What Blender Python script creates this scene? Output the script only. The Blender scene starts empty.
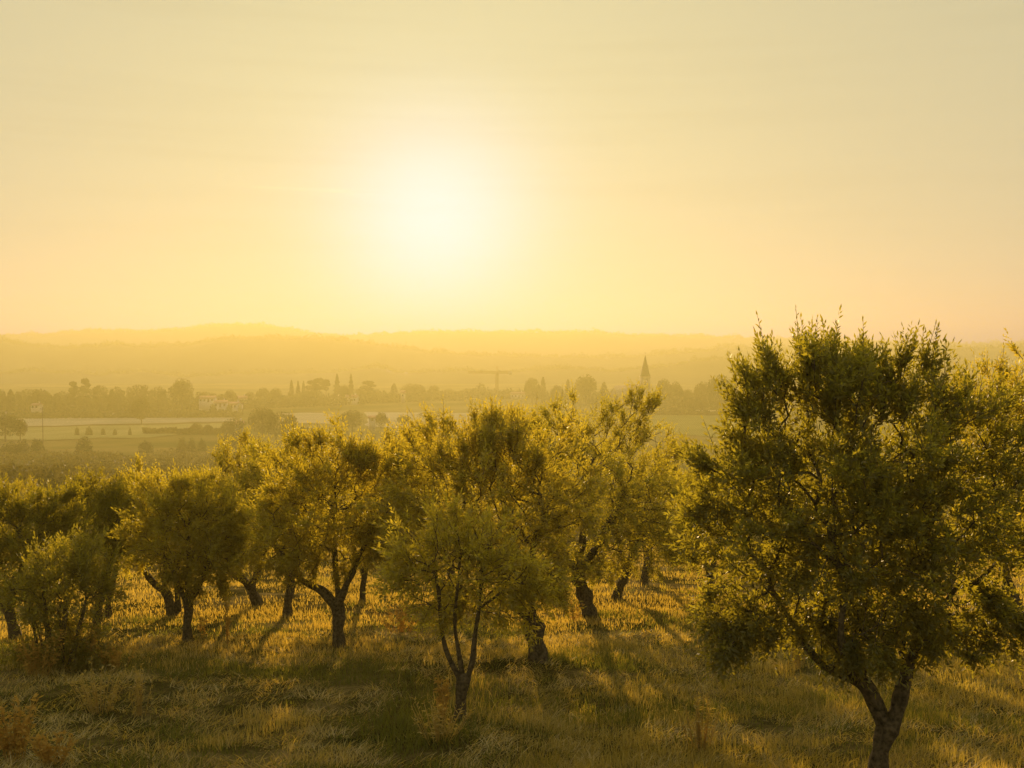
import bpy, math, random
import numpy as np
from mathutils import Vector, noise

R = math.radians
rng = np.random.default_rng(7)
random.seed(7)
scene = bpy.context.scene
COL = scene.collection
F = 1100.0                      # focal length in pixels
PITCH = math.atan(34 / F)       # the horizon lies 34 px above the picture centre
SUN_AZ = math.atan((435 - 512) / F)
SUN_EL = R(6.6)

# ------------------------------------------------------------------ helpers
def P(u, v, D):
    r, up = (u - 512) / F, -(v - 384) / F
    y = math.cos(PITCH) + up * math.sin(PITCH)
    z = up * math.cos(PITCH) - math.sin(PITCH)
    return np.array([r * D / y, D, z * D / y])

PY = [-60, 0, 11, 18, 34, 60, 100, 150, 200, 300, 380, 480, 620, 9000]
PZ = [2.0, -1.75, -4.3, -5.1, -6.95, -9.8, -13.6, -18.3, -22.6, -30.0, -33.4, -35.0, -35.6, -36.0]
MOUNDS = []
def ground(x, y):
    z = float(np.interp(y, PY, PZ))
    # ease the kinks of the profile
    z = 0.5 * z + 0.25 * (float(np.interp(y - 3, PY, PZ)) + float(np.interp(y + 3, PY, PZ)))
    if y < 150:
        k = 1.0 if y < 60 else (150 - y) / 90
        z += k * (0.10 * noise.noise((x * 0.22, y * 0.22, 1.7)) + 0.05 * noise.noise((x * 0.8, y * 0.8, 4.2))
                  + 0.02 * noise.noise((x * 2.6, y * 2.6, 9.1)))
    if 60 < y < 420:
        z += 0.9 * noise.noise((x * 0.012, y * 0.02, 3.3)) * min(1, (y - 60) / 60, (420 - y) / 60)
    for mx, my, mh, mr in MOUNDS:
        d2 = ((x - mx) ** 2 + (y - my) ** 2) / mr ** 2
        if d2 < 9: z += mh * math.exp(-d2)
    return z

def hit(u, v):
    """world point where the line of sight through pixel (u, v) meets the ground"""
    lo, hi = 4.0, 2500.0
    for _ in range(60):
        m = math.sqrt(lo * hi)
        p = P(u, v, m)
        if p[2] > ground(p[0], p[1]): lo = m
        else: hi = m
    p = P(u, v, hi)
    return p

class MB:
    """collects verts, faces, a per-vertex tint and a material index; build() links them as one mesh object"""
    def __init__(s):
        s.V, s.Q, s.T, s.tint, s.mq, s.mt, s.n = [], [], [], [], [], [], 0
    def add(s, V, quads=None, tris=None, tint=None, mi=0):
        V = np.asarray(V, dtype=np.float64).reshape(-1, 3)
        if quads is not None and len(quads):
            q = np.asarray(quads, dtype=np.int64).reshape(-1, 4) + s.n
            s.Q.append(q); s.mq.append(np.full(len(q), mi))
        if tris is not None and len(tris):
            t = np.asarray(tris, dtype=np.int64).reshape(-1, 3) + s.n
            s.T.append(t); s.mt.append(np.full(len(t), mi))
        if tint is None: tint = np.full(len(V), 0.5)
        s.tint.append(np.broadcast_to(np.asarray(tint, dtype=np.float64), (len(V),)))
        s.V.append(V); s.n += len(V)
    def box(s, c, size, rz=0.0, mi=0):
        sx, sy, sz = [q / 2 for q in size]
        v = np.array([[x, y, z] for z in (-sz, sz) for x, y in ((-sx, -sy), (sx, -sy), (sx, sy), (-sx, sy))])
        ca, sa = math.cos(rz), math.sin(rz)
        v = np.stack([v[:, 0] * ca - v[:, 1] * sa, v[:, 0] * sa + v[:, 1] * ca, v[:, 2]], 1) + np.asarray(c)
        s.add(v, [[3, 2, 1, 0], [4, 5, 6, 7], [0, 1, 5, 4], [1, 2, 6, 5], [2, 3, 7, 6], [3, 0, 4, 7]], mi=mi)
    def tube(s, pts, rad, sides=8, mi=0, knobs=0.0, cap=True):
        pts = np.asarray(pts, dtype=float); n = len(pts)
        if n < 2: return
        tan = np.gradient(pts, axis=0)
        tan /= np.linalg.norm(tan, axis=1, keepdims=True) + 1e-9
        ref = np.array([1.0, 0, 0]) if abs(tan[0][0]) < 0.8 else np.array([0, 1.0, 0])
        V = []
        a = np.linspace(0, 2 * math.pi, sides, endpoint=False)
        for i in range(n):
            t = tan[i]; u = ref - t * np.dot(ref, t); u /= np.linalg.norm(u) + 1e-9; ref = u
            w = np.cross(t, u)
            rr = np.full(sides, rad[i])
            if knobs:
                rr = rr * np.array([1 + knobs * noise.noise((math.cos(q) * 1.3 + pts[i][0] * 3, math.sin(q) * 1.3 + pts[i][1] * 3, pts[i][2] * 3)) for q in a])
            V.append(pts[i] + np.cos(a)[:, None] * u * rr[:, None] + np.sin(a)[:, None] * w * rr[:, None])
        V = np.concatenate(V)
        q = [[i * sides + j, i * sides + (j + 1) % sides, (i + 1) * sides + (j + 1) % sides, (i + 1) * sides + j]
             for i in range(n - 1) for j in range(sides)]
        tr = []
        if cap:
            V = np.concatenate([V, pts[-1:] + tan[-1:] * rad[-1] * 0.6])
            e = n * sides
            tr = [[(n - 1) * sides + j, (n - 1) * sides + (j + 1) % sides, e] for j in range(sides)]
        s.add(V, q, tr, mi=mi)
    def build(s, name, mats, parent=None, smooth=False, origin=None):
        V = np.concatenate(s.V)
        if origin is not None: V = V - np.asarray(origin)
        Q = np.concatenate(s.Q) if s.Q else np.zeros((0, 4), int)
        T = np.concatenate(s.T) if s.T else np.zeros((0, 3), int)
        me = bpy.data.meshes.new(name)
        me.vertices.add(len(V)); me.vertices.foreach_set('co', V.astype(np.float32).ravel())
        me.loops.add(Q.size + T.size)
        me.loops.foreach_set('vertex_index', np.concatenate([Q.ravel(), T.ravel()]).astype(np.int32))
        me.polygons.add(len(Q) + len(T))
        me.polygons.foreach_set('loop_start', np.concatenate([np.arange(len(Q)) * 4, Q.size + np.arange(len(T)) * 3]).astype(np.int32))
        mi = np.concatenate([np.concatenate(s.mq) if s.mq else np.zeros(0), np.concatenate(s.mt) if s.mt else np.zeros(0)]).astype(np.int32)
        if not isinstance(mats, (list, tuple)): mats = [mats]
        for m in mats: me.materials.append(m)
        me.polygons.foreach_set('material_index', mi)
        if smooth: me.polygons.foreach_set('use_smooth', np.ones(len(mi), bool))
        at = me.attributes.new('tint', 'FLOAT', 'POINT')
        at.data.foreach_set('value', np.concatenate(s.tint).astype(np.float32))
        me.update(calc_edges=True)
        o = bpy.data.objects.new(name, me); COL.objects.link(o)
        if parent is not None: o.parent = parent
        elif origin is not None: o.location = origin
        return o

def tag(o, label=None, cat=None, group=None, kind=None):
    if label: o['label'] = label
    if cat: o['category'] = cat
    if group: o['group'] = group
    if kind: o['kind'] = kind
    return o

def empty(name, loc, label, cat, group=None):
    o = bpy.data.objects.new(name, None); COL.objects.link(o)
    o.empty_display_size = 0.3
    o.location = loc
    return tag(o, label, cat, group)

def copy_tree(o, loc, rz=0.0, sc=(1, 1, 1), label=None, group=None):
    c = o.copy(); COL.objects.link(c)
    c.location = loc; c.rotation_euler = (0, 0, rz); c.scale = sc
    if label: c['label'] = label
    if group: c['group'] = group
    for ch in list(o.children):
        d = ch.copy(); COL.objects.link(d); d.parent = c
        for g in list(ch.children):
            e = g.copy(); COL.objects.link(e); e.parent = d
    return c

# ------------------------------------------------------------------ materials
def mat(name):
    m = bpy.data.materials.new(name); m.use_nodes = True
    nt = m.node_tree
    for n in list(nt.nodes): nt.nodes.remove(n)
    out = nt.nodes.new('ShaderNodeOutputMaterial')
    return m, nt, out

def N(nt, typ, **kw):
    n = nt.nodes.new(typ)
    for k, v in kw.items():
        if k in n.inputs: n.inputs[k].default_value = v
        else: setattr(n, k, v)
    return n

def ramp(nt, fac, stops):
    r = nt.nodes.new('ShaderNodeValToRGB')
    e = r.color_ramp.elements
    while len(e) < len(stops): e.new(0.5)
    for el, (p, c) in zip(e, stops):
        el.position = p; el.color = (*c, 1)
    nt.links.new(fac, r.inputs[0])
    return r.outputs[0]

def leaf_mat(name, stops, back, trans, tfac=0.4, spec=0.25, rough=0.5):
    """thin leaf: tint picks the upper side's colour, a paler underside, light passing through"""
    m, nt, out = mat(name); L = nt.links.new
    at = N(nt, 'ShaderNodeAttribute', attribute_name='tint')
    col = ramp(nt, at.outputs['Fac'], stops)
    geo = N(nt, 'ShaderNodeNewGeometry')
    mx = N(nt, 'ShaderNodeMix', data_type='RGBA')
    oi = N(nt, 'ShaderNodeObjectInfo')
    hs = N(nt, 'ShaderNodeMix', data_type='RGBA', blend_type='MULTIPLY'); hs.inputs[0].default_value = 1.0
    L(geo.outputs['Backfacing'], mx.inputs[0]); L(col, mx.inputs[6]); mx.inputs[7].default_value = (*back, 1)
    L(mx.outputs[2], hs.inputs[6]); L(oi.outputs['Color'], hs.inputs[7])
    pb = N(nt, 'ShaderNodeBsdfPrincipled', Roughness=rough)
    pb.inputs['Specular IOR Level'].default_value = spec
    L(hs.outputs[2], pb.inputs['Base Color'])
    tr = N(nt, 'ShaderNodeBsdfTranslucent')
    mt = N(nt, 'ShaderNodeMix', data_type='RGBA', blend_type='MULTIPLY')
    mt.inputs[0].default_value = 1.0
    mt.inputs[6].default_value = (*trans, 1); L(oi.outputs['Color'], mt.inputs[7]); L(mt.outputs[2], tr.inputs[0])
    ms = N(nt, 'ShaderNodeMixShader'); ms.inputs[0].default_value = tfac
    L(pb.outputs[0], ms.inputs[1]); L(tr.outputs[0], ms.inputs[2]); L(ms.outputs[0], out.inputs[0])
    return m

def simple_mat(name, c1, c2, scale=4.0, rough=0.85, bump=0.0, detail=4.0):
    m, nt, out = mat(name); L = nt.links.new
    tc = N(nt, 'ShaderNodeTexCoord')
    no = N(nt, 'ShaderNodeTexNoise', Scale=scale, Detail=detail)
    L(tc.outputs['Object'], no.inputs['Vector'])
    col = ramp(nt, no.outputs['Fac'], [(0.3, c1), (0.7, c2)])
    pb = N(nt, 'ShaderNodeBsdfPrincipled', Roughness=rough)
    pb.inputs['Specular IOR Level'].default_value = 0.2
    L(col, pb.inputs['Base Color'])
    if bump:
        b = N(nt, 'ShaderNodeBump', Strength=bump, Distance=0.03)
        L(no.outputs['Fac'], b.inputs['Height']); L(b.outputs[0], pb.inputs['Normal'])
    L(pb.outputs[0], out.inputs[0])
    return m

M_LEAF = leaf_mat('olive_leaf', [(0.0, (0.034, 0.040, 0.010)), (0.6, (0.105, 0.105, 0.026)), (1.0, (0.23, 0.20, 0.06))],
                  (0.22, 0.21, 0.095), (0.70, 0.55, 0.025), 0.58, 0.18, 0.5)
M_FARLEAF = leaf_mat('broad_leaf', [(0.0, (0.030, 0.036, 0.012)), (1.0, (0.075, 0.080, 0.025))],
                     (0.06, 0.065, 0.022), (0.16, 0.15, 0.02), 0.25, 0.15, 0.6)
M_NEEDLE = leaf_mat('dark_needle', [(0.0, (0.022, 0.028, 0.012)), (1.0, (0.05, 0.055, 0.02))],
                    (0.04, 0.045, 0.018), (0.10, 0.10, 0.02), 0.15, 0.1, 0.7)
M_SCRUB = leaf_mat('scrub_leaf', [(0.0, (0.07, 0.055, 0.018)), (1.0, (0.20, 0.145, 0.045))],
                   (0.10, 0.085, 0.03), (0.22, 0.17, 0.03), 0.25, 0.1, 0.7)
M_STRAW = leaf_mat('straw', [(0.0, (0.12, 0.092, 0.032)), (0.55, (0.37, 0.305, 0.13)), (1.0, (0.64, 0.56, 0.33))],
                   (0.37, 0.305, 0.13), (0.78, 0.53, 0.06), 0.5, 0.15, 0.6)
M_GREEN = leaf_mat('grass_blade', [(0.0, (0.032, 0.036, 0.010)), (0.6, (0.085, 0.082, 0.022)), (1.0, (0.22, 0.185, 0.07))],
                   (0.08, 0.085, 0.024), (0.30, 0.29, 0.025), 0.42, 0.2, 0.5)
M_HAY = leaf_mat('green_hay', [(0.0, (0.08, 0.068, 0.018)), (0.5, (0.28, 0.222, 0.080)), (1.0, (0.52, 0.43, 0.20))],
                 (0.20, 0.165, 0.06), (0.60, 0.44, 0.05), 0.45, 0.15, 0.6)
M_WEED = leaf_mat('rusty_weed', [(0.0, (0.20, 0.12, 0.03)), (1.0, (0.55, 0.36, 0.10))],
                  (0.36, 0.23, 0.06), (0.70, 0.42, 0.06), 0.42, 0.1, 0.7)
M_BARK = simple_mat('olive_bark', (0.030, 0.021, 0.012), (0.15, 0.11, 0.068), 22.0, 0.95, 1.0, 8.0)
M_BARK2 = simple_mat('trunk_bark', (0.05, 0.037, 0.025), (0.10, 0.075, 0.05), 3.0, 0.9)
M_PLASTER = simple_mat('pale_plaster', (0.44, 0.38, 0.28), (0.55, 0.48, 0.37), 0.6)
M_OCHRE = simple_mat('ochre_plaster', (0.42, 0.33, 0.21), (0.52, 0.42, 0.28), 0.6)
M_TILE = simple_mat('clay_tile', (0.26, 0.12, 0.07), (0.40, 0.22, 0.13), 2.0)
M_GLASS = simple_mat('window_glass', (0.03, 0.035, 0.04), (0.06, 0.06, 0.06), 1.0, 0.15)
M_WOOD = simple_mat('old_wood', (0.09, 0.06, 0.035), (0.16, 0.11, 0.07), 6.0)
M_STEEL = simple_mat('crane_paint', (0.16, 0.10, 0.03), (0.22, 0.14, 0.04), 2.0, 0.7)
M_CONC = simple_mat('grey_concrete', (0.25, 0.24, 0.22), (0.34, 0.33, 0.30), 1.0)
M_TIN = simple_mat('spire_lead', (0.045, 0.035, 0.02), (0.07, 0.055, 0.03), 1.0, 0.9)
M_STONE = simple_mat('weathered_stone', (0.26, 0.20, 0.12), (0.36, 0.28, 0.18), 0.8)
M_HILL = simple_mat('wooded_hill', (0.035, 0.04, 0.016), (0.10, 0.09, 0.035), 0.02, 0.95, 0, 8.0)

def ground_mat():
    m, nt, out = mat('meadow_soil'); L = nt.links.new
    tc = N(nt, 'ShaderNodeTexCoord')
    a = N(nt, 'ShaderNodeTexNoise', Scale=0.55, Detail=6.0, Roughness=0.65)
    b = N(nt, 'ShaderNodeTexNoise', Scale=14.0, Detail=6.0, Roughness=0.7)
    c = N(nt, 'ShaderNodeTexNoise', Scale=0.02, Detail=3.0)
    for n in (a, b, c): L(tc.outputs['Object'], n.inputs['Vector'])
    near = ramp(nt, a.outputs['Fac'], [(0.36, (0.035, 0.036, 0.010)), (0.50, (0.09, 0.072, 0.026)), (0.62, (0.24, 0.185, 0.08))])
    fine = ramp(nt, b.outputs['Fac'], [(0.3, (0.45, 0.42, 0.38)), (0.7, (1.25, 1.2, 1.1))])
    mu = N(nt, 'ShaderNodeMix', data_type='RGBA', blend_type='MULTIPLY'); mu.inputs[0].default_value = 1
    L(near, mu.inputs[6]); L(fine, mu.inputs[7])
    far = ramp(nt, c.outputs['Fac'], [(0.35, (0.11, 0.10, 0.026)), (0.5, (0.18, 0.145, 0.042)), (0.65, (0.24, 0.18, 0.06))])
    sp = N(nt, 'ShaderNodeSeparateXYZ'); L(tc.outputs['Object'], sp.inputs[0])
    mr = N(nt, 'ShaderNodeMapRange'); L(sp.outputs['Y'], mr.inputs[0])
    mr.inputs[1].default_value = 55; mr.inputs[2].default_value = 110
    mx = N(nt, 'ShaderNodeMix', data_type='RGBA'); L(mr.outputs[0], mx.inputs[0]); L(mu.outputs[2], mx.inputs[6]); L(far, mx.inputs[7])
    pb = N(nt, 'ShaderNodeBsdfPrincipled', Roughness=1.0); pb.inputs['Specular IOR Level'].default_value = 0.0
    L(mx.outputs[2], pb.inputs['Base Color'])
    bp = N(nt, 'ShaderNodeBump', Strength=0.7, Distance=0.05); L(b.outputs['Fac'], bp.inputs['Height']); L(bp.outputs[0], pb.inputs['Normal'])
    L(pb.outputs[0], out.inputs[0])
    return m
M_GROUND = ground_mat()

def field_mat(name, c1, c2, rows=0.0, ang=0.0):
    m, nt, out = mat(name); L = nt.links.new
    tc = N(nt, 'ShaderNodeTexCoord')
    no = N(nt, 'ShaderNodeTexNoise', Scale=0.05, Detail=6.0); L(tc.outputs['Object'], no.inputs['Vector'])
    fac = no.outputs['Fac']
    if rows:
        mp = N(nt, 'ShaderNodeMapping'); mp.inputs['Rotation'].default_value = (0, 0, ang); L(tc.outputs['Object'], mp.inputs[0])
        w = N(nt, 'ShaderNodeTexWave', Scale=rows, Distortion=1.5); w.inputs['Detail'].default_value = 2
        L(mp.outputs[0], w.inputs['Vector'])
        mm = N(nt, 'ShaderNodeMix'); mm.inputs[0].default_value = 0.35
        L(no.outputs['Fac'], mm.inputs[2]); L(w.outputs['Fac'], mm.inputs[3]); fac = mm.outputs[0]
    col = ramp(nt, fac, [(0.35, c1), (0.65, c2)])
    pb = N(nt, 'ShaderNodeBsdfPrincipled', Roughness=1.0); pb.inputs['Specular IOR Level'].default_value = 0.0
    L(col, pb.inputs['Base Color']); L(pb.outputs[0], out.inputs[0])
    return m

# ------------------------------------------------------------------ the ground and the fields
OLIVE_MOUNDS = [(538, 663, 0.10, 0.7), (460, 724, 0.06, 0.5), (60, 672, 0.10, 1.0), (480, 745, 0.12, 1.0), (100, 690, 0.12, 0.8)]
_m = []
for u, v, h, r in OLIVE_MOUNDS:
    p = hit(u, v); _m.append((p[0], p[1], h, r))
MOUNDS.extend(_m)

def axis(a0, a1, step, lo, hi, grow):
    mid = list(np.arange(a0, a1 + 1e-6, step))
    s, x = step, a1
    while x < hi:
        s *= grow; x += s; mid.append(min(x, hi))
    s, x, pre = step, a0, []
    while x > lo:
        s *= grow; x -= s; pre.append(max(x, lo))
    return np.array(pre[::-1] + mid)
X0, X1, Y0, Y1 = -1900.0, 1900.0, -60.0, 2700.0
xs = axis(-22, 22, 0.28, X0, X1, 1.13)
ys = axis(6, 44, 0.28, Y0, Y1, 1.055)
g = MB()
gv = np.array([[x, y, ground(x, y)] for y in ys for x in xs])
nx, ny = len(xs), len(ys)
ii = np.arange((ny - 1) * (nx - 1)); r_, c_ = ii // (nx - 1), ii % (nx - 1)
k = r_ * nx + c_
g.add(gv, np.stack([k, k + 1, k + nx + 1, k + nx], 1))
go = g.build('ground', M_GROUND, smooth=True)
tag(go, 'sloping orchard meadow running down to the wide valley floor', 'ground', kind='structure')

def field(corners, m, label, lift=0.35, n=30):
    """a field patch, its four corners given as pixels on the ground, following the ground"""
    c = [hit(u, v) for u, v in corners]
    f = MB(); V = []
    for i in range(n + 1):
        for j in range(n + 1):
            s, t = i / n, j / n
            p = (c[0] * (1 - s) + c[1] * s) * (1 - t) + (c[3] * (1 - s) + c[2] * s) * t
            q_ = p + np.array([6.0 * noise.noise((p[0] * 0.03, p[1] * 0.03, 2.0)), 14.0 * noise.noise((p[0] * 0.025, p[1] * 0.01, 8.0)) + 5 * noise.noise((p[0] * 0.1, 1.0, 8.0)), 0])
            V.append([q_[0], q_[1], ground(q_[0], q_[1]) + lift])
    k = np.array([i * (n + 1) + j for i in range(n) for j in range(n)])
    f.add(V, np.stack([k, k + n + 1, k + n + 2, k + 1], 1))
    return tag(f.build('field', m, smooth=True), label, 'field', kind='structure')
M_STUB = field_mat('stubble', (0.33, 0.275, 0.15), (0.52, 0.44, 0.27), 0.25, 0.5)
M_MEAD = field_mat('valley_meadow', (0.22, 0.21, 0.065), (0.38, 0.33, 0.13), 0.12, 0.2)
M_CROP = field_mat('valley_crop', (0.17, 0.18, 0.045), (0.26, 0.24, 0.07), 0.3, 0.1)
field([(-60, 428), (235, 423), (230, 413.5), (-60, 415)], M_STUB, 'pale stubble field below the long hedge')
field([(-60, 440), (150, 439), (240, 424.5), (-60, 429)], M_MEAD, 'yellow green meadow with a row of little trees', 0.30)
field([(278, 423), (330, 424), (326, 413.5), (285, 413.5)], M_STUB, 'bright bleached strip of field among dark trees')
field([(365, 428), (470, 432), (470, 414), (365, 412)], M_STUB, 'pale field glimpsed above the orchard crowns', 0.30)
field([(640, 432), (760, 440), (760, 416.5), (655, 415)], M_CROP, 'green valley field below the church', 0.30)
field([(655, 413.8), (760, 415), (760, 410.5), (655, 410)], M_STUB, 'thin pale stubble strip by the church', 0.36)

# ------------------------------------------------------------------ hills
def hill(profile, D, depth, name_label, seed, amp=3.0, nwood=24000):
    us = np.arange(-320, 1345, 2.0)
    f = MB(); V = []; TS = [0, 0.12, 0.25, 0.34, 0.40, 0.45, 0.50, 0.58, 0.75, 1.0]; rows = 10; crest = []
    for u in us:
        v = float(np.interp(u, [q[0] for q in profile], [q[1] for q in profile]))
        top = P(u, v, D)
        base = -37.0
        h = max(6.0, top[2] - base)
        for j in range(rows):
            t = TS[j]
            yy = D + (t - 0.45) * depth
            if t <= 0.45: sh = math.sin(math.pi / 2 * t / 0.45) ** 1.15
            else: sh = math.cos(math.pi / 2 * (t - 0.45) / 0.55) ** 1.1
            x = top[0] * (yy / D)
            z = base + h * sh
            if 0 < j < rows - 1:
                z += amp * (0.5 * noise.noise((x * 0.012, yy * 0.012, seed)) + 0.6 * noise.noise((x * 0.05, yy * 0.05, seed + 5)))
            if 3 < j < 7: crest.append((x, yy, z))
            V.append([x, yy, z])
    n = len(us)
    k = np.array([i * rows + j for i in range(n - 1) for j in range(rows - 1)])
    f.add(V, np.stack([k, k + rows, k + rows + 1, k + 1], 1))
    o = f.build('hills', M_HILL, smooth=True)
    # the woods that cover the hill: uneven clumps of crowns
    w_ = MB(); c = np.array(crest)
    c = c[rng.integers(len(c), size=nwood)] + rng.normal(size=(nwood, 3)) * np.array([1.5, 6.0, 0.0])
    hh = np.array([max(0.0, 0.35 + noise.noise((a * 0.03, b * 0.02, seed)) + 0.8 * noise.noise((a * 0.12, b * 0.06, seed + 3))) for a, b, _ in c])
    c[:, 2] += hh * 2.0 * amp * rng.uniform(size=nwood) ** 0.6
    d = unit(rng.normal(size=(nwood, 3))); l = rng.uniform(1.2, 2.6, nwood) * D / 1100
    leaves(w_, c, d, l, l * 0.8, rng.uniform(0, 1, nwood))
    tag(w_.build('far_wood', M_FARLEAF), 'woods covering the ' + name_label, 'wood', kind='stuff')
    return tag(o, name_label, 'hills', kind='structure')
FAR = [(-320, 340), (0, 337), (50, 335), (100, 331), (150, 332), (180, 330), (215, 326), (240, 325), (270, 327), (300, 332), (330, 336), (370, 336), (400, 334), (430, 333), (520, 333), (590, 333), (625, 336), (700, 337), (735, 338), (800, 341), (960, 345), (1024, 344), (1340, 346)]
MID = [(-320, 336), (-30, 336), (0, 339), (20, 344), (45, 348), (80, 348), (115, 345), (150, 347), (190, 345), (220, 340), (255, 338), (300, 339), (350, 341), (385, 346), (430, 352), (480, 356), (540, 357), (600, 358), (640, 357), (680, 353), (710, 350), (740, 348), (850, 350), (1024, 348), (1340, 345)]
LOW = [(-320, 374), (0, 374), (30, 371), (60, 372), (100, 375), (140, 371), (180, 377), (240, 374), (330, 373), (360, 369), (375, 368), (400, 372), (460, 371), (500, 373), (560, 369), (620, 371), (650, 368), (690, 362), (730, 358), (800, 364), (1024, 366), (1340, 366)]

# ------------------------------------------------------------------ leaves, olive trees
def unit(a): return a / (np.linalg.norm(a, axis=-1, keepdims=True) + 1e-9)

def leaves(mb, p, d, L, W, tint, mi=0, flat=None, fold=0.0):
    """many lance-shaped leaves: base points p, directions d, lengths L, widths W"""
    n = len(p)
    r = rng.normal(size=(n, 3)) if flat is None else flat + 0.35 * rng.normal(size=(n, 3))
    s = unit(np.cross(d, r))
    L = np.asarray(L)[:, None]; W = np.asarray(W)[:, None]
    V = np.stack([p, p + d * L * 0.45 + s * W * 0.5, p + d * L, p + d * L * 0.45 - s * W * 0.5], 1).reshape(-1, 3)
    q = np.arange(n * 4).reshape(n, 4)
    mb.add(V, q, tint=np.repeat(tint, 4), mi=mi)

hill(FAR, 2400, 420, 'palest wooded ridge along the skyline', 1.0, 4.2)
hill(MID, 1600, 300, 'middle wooded ridge fading into the haze', 21.0, 3.6)
hill(LOW, 1250, 200, 'low wooded rise behind the village', 41.0, 2.6)

def in_lobes(p, lobes):
    best = 1e9
    for c, r in lobes:
        best = min(best, float(np.sum(((p - c) / r) ** 2)))
    return best

def olive(spec):
    (bu, bv) = spec['base']
    b = np.array(spec['at']) if 'at' in spec else hit(bu, bv)
    D = b[1]
    b[2] = ground(b[0], b[1])
    m_px = D / F                                   # metres per pixel at the tree
    loc = b.copy()
    def px(u, v, dd=0.0):
        return P(u, v, D) + np.array([(u - 512) / F * dd, dd, 0.0]) - loc
    # stems: the first is the trunk, the others the limbs
    nodes, par, plen = [], [], []
    stem_meshes = []
    fork = None
    for si, st in enumerate(spec['stems']):
        raw = [px(*q[:2], dd=(q[3] if len(q) > 3 else 0.0)) for q in st]
        rad = [q[2] * m_px * 0.5 * spec.get('slim', 0.86) for q in st]
        # smooth the polyline
        pts, rr = [], []
        nseg = len(raw) - 1
        for i in range(nseg):
            p0 = raw[max(i - 1, 0)]; p1 = raw[i]; p2 = raw[i + 1]; p3 = raw[min(i + 2, nseg)]
            steps = max(3, int(np.linalg.norm(p2 - p1) / 0.07))
            for k in range(steps):
                t = k / steps
                pts.append(0.5 * ((2 * p1) + (-p0 + p2) * t + (2 * p0 - 5 * p1 + 4 * p2 - p3) * t * t + (-p0 + 3 * p1 - 3 * p2 + p3) * t ** 3))
                rr.append(rad[i] * (1 - t) + rad[i + 1] * t)
        pts.append(raw[-1]); rr.append(rad[-1])
        if si == 0:                                # root flare, down into the soil
            base = pts[0].copy(); base[2] -= 0.12
            pts = [base] + pts; fl = spec.get('flare', 1.4); rr = [rr[0] * fl] + [rr[0] * (0.5 + fl / 2)] + [rr[1] * (0.8 + fl / 5)] + rr[2:]
        pts = [p + rad[0] * 0.38 * np.array([noise.noise(tuple(p * 3.1 + 7)), noise.noise(tuple(p * 3.1 + 17)), 0]) for p in pts]
        rr = [q * (1 + 0.22 * noise.noise(tuple(p * 5.3 + 3))) for q, p in zip(rr, pts)]
        stem_meshes.append((pts, rr))
        start = None
        if nodes:
            dd = [np.linalg.norm(np.array(n_) - pts[0]) for n_ in nodes]; start = int(np.argmin(dd))
        for i, p in enumerate(pts[::3] + [pts[-1]]):
            nodes.append(p); par.append(start if start is not None else -1)
            plen.append((plen[start] if start is not None and start >= 0 else 0) + (0.15 if i else 0.0))
            start = len(nodes) - 1
    nstem = len(nodes)
    lobes = []
    for q in spec['crown']:
        cu, cv, ru, rv = q[:4]; rv = rv * (0.92 if bu < 235 else 1.0); cv = cv + (12 if bu < 235 else 0); dd = q[4] if len(q) > 4 else 0.0
        c = px(cu, cv, dd)
        lobes.append((c, np.array([ru * m_px, (q[5] if len(q) > 5 else 0.85) * ru * m_px, rv * m_px])))
    vols = np.array([np.prod(r) for c, r in lobes]); vols /= vols.sum()
    # points the branches grow to
    att = []; seed = rng.uniform(0, 100, 3); tries = 0
    na = spec.get('n', 420); size = float(np.mean([r.mean() for c, r in lobes]))
    while len(att) < na and tries < na * 30:
        tries += 1
        c, r = lobes[rng.choice(len(lobes), p=vols)]
        dr = unit(rng.normal(size=3))
        edge = 0.80 + 0.40 * noise.noise(tuple(dr * 1.9 + seed + c)) + 0.22 * noise.noise(tuple(dr * 4.5 + seed))
        p = c + dr * rng.uniform() ** (1 / 2.8) * min(edge, 1.08) * r
        k_ = noise.noise(tuple(p * (1.9 / max(size, 0.5)) + seed)) + 0.6 * noise.noise(tuple(p * (4.5 / max(size, 0.5)) + seed))
        if k_ < spec.get('holes', -0.22) + 0.10: continue
        if p[2] + loc[2] - ground(p[0] + loc[0], p[1] + loc[1]) < spec.get('minz', 0.45): continue
        att.append(p)
    att = np.array(att)
    tips = np.array(nodes[len(stem_meshes[0][0]) // 3:nstem])
    order = np.argsort([np.min(np.linalg.norm(tips - a, axis=1)) for a in att])
    NA = np.array(nodes); PL = np.array(plen); PR = list(par)
    first_ok = max(1, int(len(stem_meshes[0][0]) / 3 * 0.7)) if len(spec['stems']) > 1 else max(1, int(len(stem_meshes[0][0]) / 3 * 0.8))
    term = []
    centre = np.sum([c * w for (c, r), w in zip(lobes, vols)], 0)
    for ai in order:
        a = att[ai]
        d = np.linalg.norm(NA[first_ok:] - a, axis=1) + 0.30 * PL[first_ok:]
        i = int(np.argmin(d)) + first_ok
        s = NA[i]; L = np.linalg.norm(a - s); k = max(1, int(L / 0.22))
        add, pl = [], []
        bend = np.array([0, 0, 0.10 * L]) + rng.normal(size=3) * 0.05 * L
        for j in range(1, k + 1):
            t = j / k
            add.append(s * (1 - t) + a * t + bend * math.sin(math.pi * t)); pl.append(PL[i] + L * t)
        st = len(NA)
        NA = np.concatenate([NA, np.array(add)]); PL = np.concatenate([PL, np.array(pl)])
        PR.append(i)
        for j in range(1, k): PR.append(st + j - 1)
        term.append(len(NA) - 1)
    # radii by the pipe rule
    w = np.zeros(len(NA))
    for t in term: w[t] += 1.0
    for i in range(len(NA) - 1, -1, -1):
        if PR[i] is not None and PR[i] >= 0: w[PR[i]] += w[i]
    twig = 0.0022 + 0.001 * size
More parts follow.
